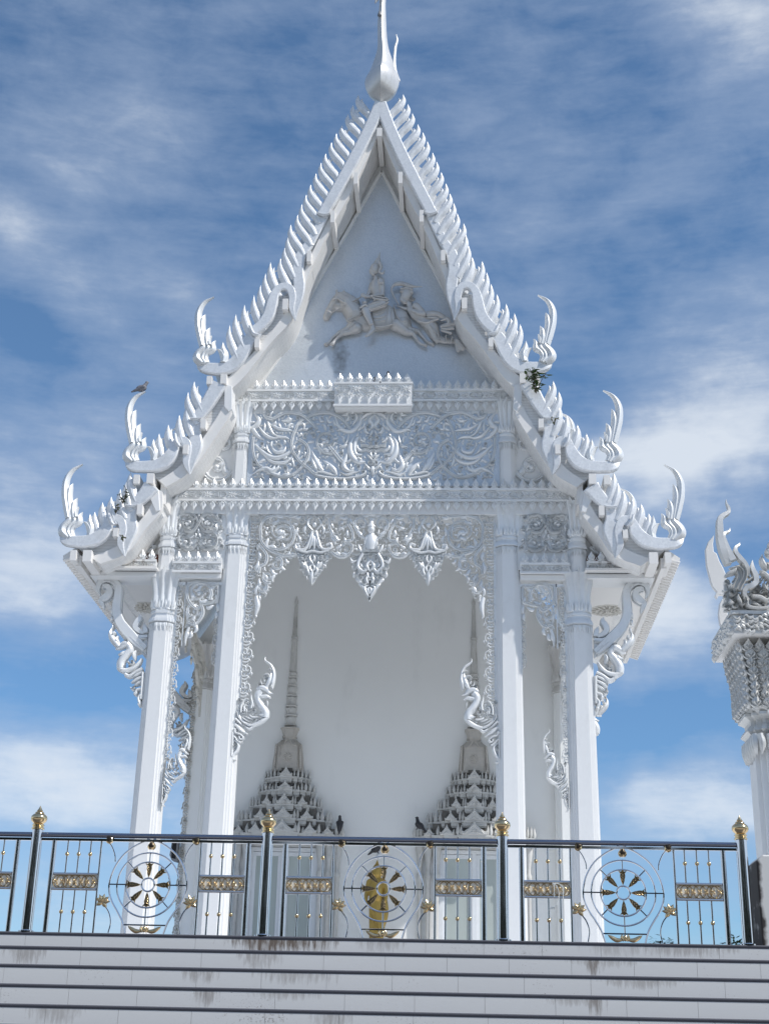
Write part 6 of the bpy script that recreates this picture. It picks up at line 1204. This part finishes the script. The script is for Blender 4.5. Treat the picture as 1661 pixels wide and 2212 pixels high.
for face in range(2):
    n = 22
    for i in range(n):
        for j in range(4):
            w0 = 2*hwc/n; a = xl+(i+.5)*w0; z_ = zcb+.02+(j+.5)*(zct-zcb-.04)/4+.02*math.sin(i*1.7+j); sg = rnd.choice((-1, 1))
            b = MB().blade([(-w0*.4, -.02*sg), (w0*.2, .03*sg), (w0*.8, .01*sg), (w0*1.2, -.03*sg)], .016+.014*rnd.random(), 0, .05, 'r', n=8, prof='leaf')
            if face == 0: rg.merge(b.shift(a, YG, z_))
            else: rg.merge(b.mapped(lambda x, y, z: (xl+y, YG+dep*(i+.5)/n+x, z_+z)))
obj('cornice_carving', rg, 'gatesilver', gt)
NG2 = [('f', [(165, 60), (170, 130), (205, 210), (200, 290), (110, 350), (50, 420), (45, 560), (55, 760), (110, 980), (190, 1200)], [3, 12, 22, 30, 38, 44, 50, 54, 60, 50]), ('f', [(232, 550), (215, 610), (140, 650), (105, 720), (140, 860), (200, 1010), (270, 1140)], [3, 16, 26, 38, 48, 56, 60]), ('f', [(400, 800), (385, 850), (325, 900), (325, 1000), (400, 1100), (480, 1190), (530, 1290), (545, 1400)], [3, 16, 24, 34, 36, 34, 30, 16]), ('f', [(620, 1105), (610, 1190), (620, 1290), (660, 1390), (665, 1500), (600, 1570), (510, 1600), (470, 1680), (500, 1760), (570, 1800)], [3, 22, 36, 44, 44, 46, 40, 36, 30, 12]), ('g', [(300, 1250), (370, 1330), (380, 1440), (330, 1540), (300, 1620)], 50), ('g', [(400, 1220), (470, 1320), (460, 1450), (400, 1560), (370, 1640)], 44), ('r', [(140, 1400), (200, 1350), (300, 1310), (330, 1220)], [16, 34, 40, 20]), ('r', [(210, 1250), (330, 1250), (430, 1180)], 30, 'leaf'), ('r', [(540, 1400), (590, 1440), (480, 1510)], 22, 'leaf'),
       ('s', 260, 1680, 60, -60, 1.2, 22), ('r', [(250, 1500), (230, 1560), (280, 1620)], 22, 'leaf'), ('s', 430, 1830, 70, -60, 1.2, 24), ('r', [(380, 1680), (360, 1760), (400, 1840), (450, 1930)], 30, 'leaf'), ('r', [(520, 1830), (530, 1910), (640, 1945), (780, 1950), (900, 1930)], 26), ('r', [(590, 1690), (640, 1740), (740, 1760), (840, 1810), (910, 1790)], [6, 30, 36, 34, 24]), ('s', 830, 1730, 90, 200, 1.3, 26), ('r', [(800, 1500), (830, 1600), (900, 1660)], 28, 'leaf'), ('r', [(790, 1000), (780, 1120), (830, 1230), (860, 1290)], [3, 40, 44, 20]), ('r', [(745, 1280), (790, 1340), (860, 1400), (930, 1450)], [4, 34, 40, 36]), ('r', [(870, 890), (880, 1000), (910, 1080)], 40, 'leaf'), ('r', [(910, 780), (915, 880), (930, 960)], 30, 'leaf'), ('r', [(860, 1150), (900, 1200), (930, 1280)], 34, 'leaf'), ('s', 300, 1900, 50, 0, 1.1, 18), ('r', [(210, 1770), (240, 1850), (330, 1880)], 26, 'leaf'), ('k', 600, 1850, 10, 200, .3, 30), ('k', 500, 1760, 60, 160, .4, 26)]
cm_ = relief(k16, NG2, .12, wmul=1.2); cm_.merge(cm_.mapped(lambda x, y, z: (2*xc-x, y, z), True))
fill(k16, NG2, [(150, 1430), (905, 1480), (905, 1960), (150, 1960)], cm_, .08, 60, 22, 9)
fill(k16, NG2, [(620, 1420), (905, 1180), (905, 1700), (640, 1700)], cm_, .08, 70, 24, 10)
bp = k16([(150, 1430), (150, 1960), (905, 1960), (905, 1480), (760, 1560), (600, 1620), (480, 1700), (330, 1600), (280, 1500)]); cm_.prism(bp, YG+.02, YG+.10)
cm_.prism([(2*xc-x, z) for x, z in bp], YG+.02, YG+.10)
obj('naga_crest', cm_.shift(0, .03), 'gatesilver', gt, sharp=45)
k15b = K(1740, 1230, 3.03, YG+dep*.9)
fl = k15b([(130, 330), (85, 380), (63, 440), (72, 560), (105, 690), (120, 725), (150, 760), (135, 788), (152, 812), (168, 782), (212, 785), (225, 640), (200, 580), (172, 530), (150, 470), (128, 455), (122, 400)])
obj('side_crest', MB().prism(fl, YG+dep*.9-.03, YG+dep*.9+.03, .01), 'soffit', gt, sharp=20)
k15c = K(1740, 1230, 3.03, YG+dep*.75); obj('side_crest', MB().prism(k15c([(190, 815), (170, 850), (162, 930), (172, 1000), (195, 1045), (235, 1000), (230, 820)]), YG+dep*.75-.03, YG+dep*.75+.03, .01), 'soffit', gt, sharp=20)
ycc = ycg; kc = K(1740, 1230, 3.03, ycc-.3)
hw_at = lambda x, y: xc-kc.p(x, y)[0]; zk = lambda y: kc.p(400, y)[1]
cp = MB()
pr = [(420, 1690), (372, 1640), (362, 1560), (358, 1480), (345, 1420), (325, 1350), (310, 1280), (330, 1200)]
cp.lathe([(hw_at(x, y), zk(y)) for x, y in pr]+[(.2, zk(1160))], (xc, ycc, 0), 96, lambda a, i: squircle(a, 4)*.92*(1+.05*abs(math.sin(10*a))))
cpo = MB()
for rot in range(4):
    b = MB()
    for j in range(8):
        t = j/7; y = 1650-t*410; hh = hw_at(float(np.interp(y, [1240, 1290, 1350, 1420, 1480, 1650], [304, 312, 328, 348, 360, 372])), y)*.92; n_l = 6+(j % 2)
        for i in range(n_l):
            lu = leaf_unit(2*hh/n_l*1.25, .17, 0, .05); b.merge(lu.mapped(lambda x, y_, z: (x+(i+.5-n_l/2)*2*hh/n_l, y_-hh-.008-.22*z, zk(y)+z)))
    ca, sa = (1, 0, -1, 0)[rot], (0, 1, 0, -1)[rot]; cpo.merge(b.mapped(lambda x, y, z: (xc+x*ca-y*sa, ycc+x*sa+y*ca, z)))
sh = MB(); hs = hw_at(462, 2050)
loft(sh, [(redent(hs, xc, ycc), ZFL), (redent(hs, xc, ycc), zk(1830))])
sho = obj('column', sh, 'white', gt, (xc, ycc, ZFL), sharp=25)
mo = MB(); loft(mo, [(redent(h, xc, ycc), zk(y)) for h, y in ((hs, 1845), (hw_at(440, 1840), 1838), (hw_at(392, 1800), 1800), (hw_at(400, 1780), 1775), (hw_at(425, 1755), 1750), (hw_at(420, 1720), 1720), (hw_at(372, 1690), 1692), (hw_at(372, 1670), 1670))])
for rot in range(4):
    b = MB()
    for i in range(-3, 4): b.blade([(i*hs*.3, zk(1840)), (i*hs*.3+.02, zk(1920)), (i*hs*.3+.01, zk(2030-abs(i)*12))], [.05, .055, .002], -hs-.002, .06, 'r', n=9); b.ball((i*hs*.3, -hs-.01, zk(1880)), .03, 8, 5)
    ca, sa = (1, 0, -1, 0)[rot], (0, 1, 0, -1)[rot]; mo.merge(b.mapped(lambda x, y, z: (xc+x*ca-y*sa, ycc+x*sa+y*ca, z)))
obj('moulding', mo, 'gatesilver', sho, sharp=30); cp.merge(cpo); obj('capital', cp, 'gatesilver', sho, sharp=30)
# low pier at the end of the railing
xp, zp = at(1632, 1846, YE-.02)
pm_, pn, plk, pb_ = mat('stained_plaster'); tc = pn.new("ShaderNodeTexCoord"); sxx = pn.new("ShaderNodeSeparateXYZ"); plk.new(tc.outputs["Object"], sxx.inputs[0])
nz = pn.new("ShaderNodeTexNoise"); nz.inputs["Scale"].default_value = 7; nz.inputs["Detail"].default_value = 8; plk.new(tc.outputs["Object"], nz.inputs["Vector"])
mu = pn.new("ShaderNodeMath"); mu.operation = 'MULTIPLY_ADD'; mu.inputs[1].default_value = .12; plk.new(nz.outputs["Fac"], mu.inputs[0])
ng_ = pn.new("ShaderNodeMath"); ng_.operation = 'MULTIPLY'; ng_.inputs[1].default_value = -1.0; plk.new(sxx.outputs[0], ng_.inputs[0]); plk.new(ng_.outputs[0], mu.inputs[2])
rr_ = pn.new("ShaderNodeMapRange"); rr_.inputs[1].default_value = .018; rr_.inputs[2].default_value = .05; plk.new(mu.outputs[0], rr_.inputs[0])
mx = pn.new("ShaderNodeMixRGB"); mx.inputs[1].default_value = (.66, .655, .63, 1); mx.inputs[2].default_value = (.035, .03, .028, 1); plk.new(rr_.outputs[0], mx.inputs[0]); plk.new(mx.outputs[0], pb_.inputs["Base Color"]); pb_.inputs["Roughness"].default_value = .75
pier = MB().prism([(xp, ZT+.003), (xp, zp-.06), (xp+.06, zp), (xp+1.4, zp), (xp+1.4, ZT+.003)], YE-.02, YE+.5, .015)
tag(obj('pier', pier, pm_, None, (xp, YE+.2, ZT), sharp=25), 'low plastered pier with black mould down its left edge, at the railing end', 'pier')
# ================================================================== TREES BEYOND THE TERRACE
def tree(label, px, py, Y, seed, droop):
    x, ztp = at(px, py, Y); rnd = random.Random(seed); t = thing('tree', label, 'tree', (x, Y, .003), 'trees beyond the terrace')
    tr = MB().tube([(x, Y, .003), (x+.1, Y, ztp*.4), (x, Y, ztp*.75), (x, Y, ztp-.3)], [.22, .17, .12, .05], 10)
    for i in range(14):
        a = rnd.uniform(0, 2*PI); z0 = ztp*rnd.uniform(.5, .9); L = (ztp-z0)*.5+.4; tr.tube([(x, Y, z0), (x+math.cos(a)*L*.6, Y+math.sin(a)*L*.6, z0+L*.4), (x+math.cos(a)*L, Y+math.sin(a)*L, z0+L*.5)], [.06, .04, .015], 6)
    obj('trunk', tr, 'bark', t, (x, Y, .003)); lv = MB()
    for i in range(2600):
        v_ = rnd.random()**.7; zc = ztp-v_*ztp*.55; R = .25+.42*(ztp-zc)**.85; a = rnd.uniform(0, 2*PI); r = R*math.sqrt(rnd.random())*(.75+.35*math.sin(3*a+zc*2.0)+.2*math.sin(5*zc+a))
        c = np.array([x+r*math.cos(a), Y+r*math.sin(a), zc+rnd.uniform(-.2, .1)]); u = np.array([math.cos(a)+rnd.uniform(-.5, .5), math.sin(a)+rnd.uniform(-.5, .5), rnd.uniform(-droop, .5)]); u /= np.linalg.norm(u); p = np.cross(u, [0, 0, 1.0]); p /= max(.01, np.linalg.norm(p)); L = rnd.uniform(.18, .34); w = L*.22
        lv.add([c, c+u*L*.5+p*w, c+u*L, c+u*L*.5-p*w], [(0, 1, 2, 3)])
    obj('crown', lv, 'leafdark', t, (x, Y, .003), sharp=0)
tree('dark bushy tree top showing below the right wheel, just above the steps', 1433, 2024, 22, 11, .6)
tree('dark bushy tree top showing between the last railing bars and the right post', 1584, 2026, 24, 12, .6)
def belt():  # unseen trees added behind the camera, dark and tall for the steel to mirror
    rnd = random.Random(21); lv = MB(); tk = MB()
    for i in range(120):
        x = -165+i*2.75+rnd.uniform(-1.2, 1.2); y = -62-(i % 2)*7+rnd.uniform(-3, 3)-abs(x)*.05; h = rnd.uniform(15, 20); r = rnd.uniform(3, 4.2)
        tk.tube([(x, y, 0.004), (x+.2, y, h*.4), (x, y, h*.8)], [.3, .22, .08], 6)
        for k in range(22):
            a = rnd.uniform(0, 2*PI); q = r*math.sqrt(rnd.random()); zc = h*(.12+.86*(k+rnd.random())/22)-.8; f = 1-.45*max(0, zc/h-.6)/.4
            lv.ball((x+q*f*math.cos(a), y+q*f*math.sin(a), zc), r*rnd.uniform(.28, .48)*f, 9, 6, (1, 1, rnd.uniform(.6, .9)))
    lv.v = [(x+.22*math.sin(5*z+3*x), y+.22*math.sin(4.3*x+z), z+.22*math.sin(4.1*x+3.7*y)) for x, y, z in lv.v]
    o = obj('unseen_tree_belt', lv, 'shade_leaf', None, (0, -62, 0), sharp=0); o["kind"] = "stuff"; obj('trunks', tk, 'bark', o, (0, -62, 0))
belt()
# ================================================================== SKY AND SUN
SAZ, SEL = math.radians(65), math.radians(46)
sdir = Vector((math.sin(SAZ)*math.cos(SEL), -math.cos(SAZ)*math.cos(SEL), math.sin(SEL)))
sl = bpy.data.lights.new("sun", 'SUN'); sl.energy = 2.2; sl.angle = math.radians(.53); sl.color = (1, .965, .92)
so_ = bpy.data.objects.new("sun", sl); COL.objects.link(so_); so_.rotation_euler = sdir.to_track_quat('Z', 'Y').to_euler(); so_.location = sdir*60
wd = bpy.data.worlds.new("World"); sc.world = wd; wd.use_nodes = True
wn, wk = wd.node_tree.nodes, wd.node_tree.links
bg = wn["Background"]; sky = wn.new("ShaderNodeTexSky"); sky.sky_type = 'NISHITA'; sky.sun_disc = False; sky.sun_elevation = SEL; sky.sun_rotation = PI-SAZ; sky.altitude = 50; sky.air_density = .9; sky.dust_density = .35; sky.ozone_density = 2.0
def nd(op, a, b=None, c=None):
    q = wn.new("ShaderNodeMath"); q.operation = op
    for i, v in enumerate((a, b, c)):
        if v is None: continue
        if isinstance(v, (int, float)): q.inputs[i].default_value = v
        else: wk.new(v, q.inputs[i])
    return q.outputs[0]
geo = wn.new("ShaderNodeTexCoord"); sx = wn.new("ShaderNodeSeparateXYZ"); wk.new(geo.outputs["Generated"], sx.inputs[0])
az = nd('MULTIPLY', nd('ARCTAN2', sx.outputs[0], sx.outputs[1]), 180/PI); el = nd('MULTIPLY', nd('ARCSINE', sx.outputs[2]), 180/PI)
cv = wn.new("ShaderNodeCombineXYZ"); wk.new(az, cv.inputs[0]); wk.new(el, cv.inputs[1])
def noise(scale, rot, sxy, detail=7, rough=.6, dist=0.0, off=0.0):
    mp = wn.new("ShaderNodeMapping"); mp.inputs["Rotation"].default_value = (0, 0, math.radians(rot)); mp.inputs["Scale"].default_value = (sxy[0], sxy[1], 1); mp.inputs["Location"].default_value = (off, off*.7, off*.3)
    wk.new(cv.outputs[0], mp.inputs[0]); q = wn.new("ShaderNodeTexNoise"); q.inputs["Scale"].default_value = scale; q.inputs["Detail"].default_value = detail; q.inputs["Roughness"].default_value = rough; q.inputs["Distortion"].default_value = dist
    wk.new(mp.outputs[0], q.inputs["Vector"]); return q.outputs["Fac"]
def azel(px, py): d = ray(px, py); return math.degrees(math.atan2(d[0], d[1])), math.degrees(math.asin(d[2]))
warp = noise(.16, 0, (1, 1), 4, .55, off=3.1); wx_ = nd('MULTIPLY', nd('SUBTRACT', warp, .5), 5.0)
azw, elw = nd('ADD', az, wx_), nd('ADD', el, nd('MULTIPLY', wx_, -.7))
def blob(px, py, rx, ry, rot, amp):
    a, e = azel(px, py); ca, sa = math.cos(math.radians(rot)), math.sin(math.radians(rot))
    dx, dy = nd('SUBTRACT', azw, a), nd('SUBTRACT', elw, e)
    u = nd('MULTIPLY', nd('ADD', nd('MULTIPLY', dx, ca), nd('MULTIPLY', dy, sa)), 1/rx); v = nd('MULTIPLY', nd('SUBTRACT', nd('MULTIPLY', dy, ca), nd('MULTIPLY', dx, sa)), 1/ry)
    return nd('MULTIPLY', nd('EXPONENT', nd('MULTIPLY', nd('ADD', nd('MULTIPLY', u, u), nd('MULTIPLY', v, v)), -1.0)), amp)
CL = [ # centre in the photograph, half sizes in degrees, tilt, weight
 (1480, 960, 6.5, 1.9, 14, 1.25), (1420, 1320, 3.0, 3.4, 30, 1.15), (1600, 700, 5, 2.2, 20, .45), (1600, 30, 4.0, 2.2, -25, .8), (1560, 1760, 5, 2.0, 5, .95), (1450, 1660, 3, 1.2, 20, .35),
 (150, 380, 8, 2.2, 28, .40), (300, 130, 7, 2.0, 25, .12), (120, 600, 5, 1.4, -30, .55), (420, 650, 4, 1.2, -35, .35), (90, 1230, 5, 2.0, 5, 1.0), (60, 1000, 4, 2.6, 20, .45), (120, 1700, 5, 2.6, 0, 1.15), (230, 900, 2.5, 2.2, 30, .25), (350, 2000, 9, 2.0, 0, .5), (1100, 250, 6, 3, 40, .12), (1350, 420, 5, 1.2, 20, .25), (1650, 1150, 3, 1.2, 0, .3), (700, 480, 3.5, 1.5, 35, .2)]
NEG = [(1400, 1560, 5.5, 1.6, 16, .65), (1560, 1170, 3.2, .8, 5, .6), (60, 720, 4.0, 1.5, -10, .45), (1430, 560, 4, 1.6, 15, .25), (150, 1480, 5, 1.8, 0, .45), (1300, 130, 5, 2, 0, .15), (600, 200, 4, 2, 0, .1), (1450, 1870, 3, .7, 10, .2)]
dens = None
for c in CL: b_ = blob(*c); dens = b_ if dens is None else nd('ADD', dens, b_)
for c in NEG: dens = nd('SUBTRACT', dens, blob(*c))
streak = noise(.55, -32, (.26, 1.1), 9, .58, .12, 1.7); fine = noise(.34, 20, (.8, 1.4), 10, .62, .25, 7.3)
wisp = noise(1.3, -34, (.22, 1.3), 9, .62, .35, 4.4)
tex = nd('ADD', nd('ADD', nd('MULTIPLY', nd('SUBTRACT', streak, .5), 1.1), nd('MULTIPLY', nd('SUBTRACT', wisp, .5), .55)), nd('MULTIPLY', nd('SUBTRACT', fine, .5), 1.2))
side = wn.new('ShaderNodeMapRange'); side.interpolation_type = 'SMOOTHSTEP'; side.inputs[1].default_value = 22; side.inputs[2].default_value = 60; side.inputs[4].default_value = 1.0; wk.new(nd('ABSOLUTE', az), side.inputs[0])
low = wn.new('ShaderNodeMapRange'); low.interpolation_type = 'SMOOTHSTEP'; low.inputs[1].default_value = 32; low.inputs[2].default_value = 8; low.inputs[3].default_value = .18; low.inputs[4].default_value = .95; wk.new(el, low.inputs[0])
raw = nd('ADD', nd('ADD', dens, nd('MULTIPLY', tex, .85)), nd('ADD', nd('MULTIPLY', side.outputs[0], low.outputs[0]), .20))
mr = wn.new("ShaderNodeMapRange"); mr.interpolation_type = 'LINEAR'; mr.inputs[1].default_value = -.05; mr.inputs[2].default_value = 1.45; mr.inputs[4].default_value = .86; wk.new(raw, mr.inputs[0])
# thicker cloud has a slightly greyer base
shade = wn.new("ShaderNodeMapRange"); shade.interpolation_type = 'SMOOTHSTEP'; shade.inputs[1].default_value = .45; shade.inputs[2].default_value = 1.25; wk.new(nd('ADD', raw, nd('MULTIPLY', nd('SUBTRACT', noise(.28, 10, (.8, 1.3), 6, .6, .4, 11.0), .5), .5)), shade.inputs[0])
cc = wn.new("ShaderNodeMixRGB"); cc.inputs[1].default_value = (2.8, 3.35, 4.3, 1); cc.inputs[2].default_value = (4.5, 4.85, 5.3, 1); wk.new(shade.outputs[0], cc.inputs[0])
tint = wn.new("ShaderNodeMixRGB"); tint.blend_type = 'MULTIPLY'; tint.inputs[0].default_value = 1; wk.new(sky.outputs[0], tint.inputs[1])
tl_ = wn.new("ShaderNodeMapRange"); tl_.interpolation_type = 'SMOOTHSTEP'; tl_.inputs[1].default_value = 4; tl_.inputs[2].default_value = 32; wk.new(el, tl_.inputs[0])
tc_ = wn.new("ShaderNodeMixRGB"); tc_.inputs[1].default_value = (.47, .64, .76, 1); tc_.inputs[2].default_value = (.66, .82, .88, 1); wk.new(tl_.outputs[0], tc_.inputs[0]); wk.new(tc_.outputs[0], tint.inputs[2])
mxs = wn.new("ShaderNodeMixRGB"); wk.new(mr.outputs[0], mxs.inputs[0]); wk.new(tint.outputs[0], mxs.inputs[1]); wk.new(cc.outputs[0], mxs.inputs[2])
wk.new(mxs.outputs[0], bg.inputs[0]); bg.inputs[1].default_value = .10
sc.render.engine = 'CYCLES'
sc.view_settings.view_transform = 'Standard'; sc.view_settings.look = 'None'; sc.view_settings.exposure = 0.78; sc.view_settings.gamma = 1.0
sc.cycles.max_bounces = 12; sc.cycles.diffuse_bounces = 6; sc.cycles.use_denoising = True
sc.render.film_transparent = False
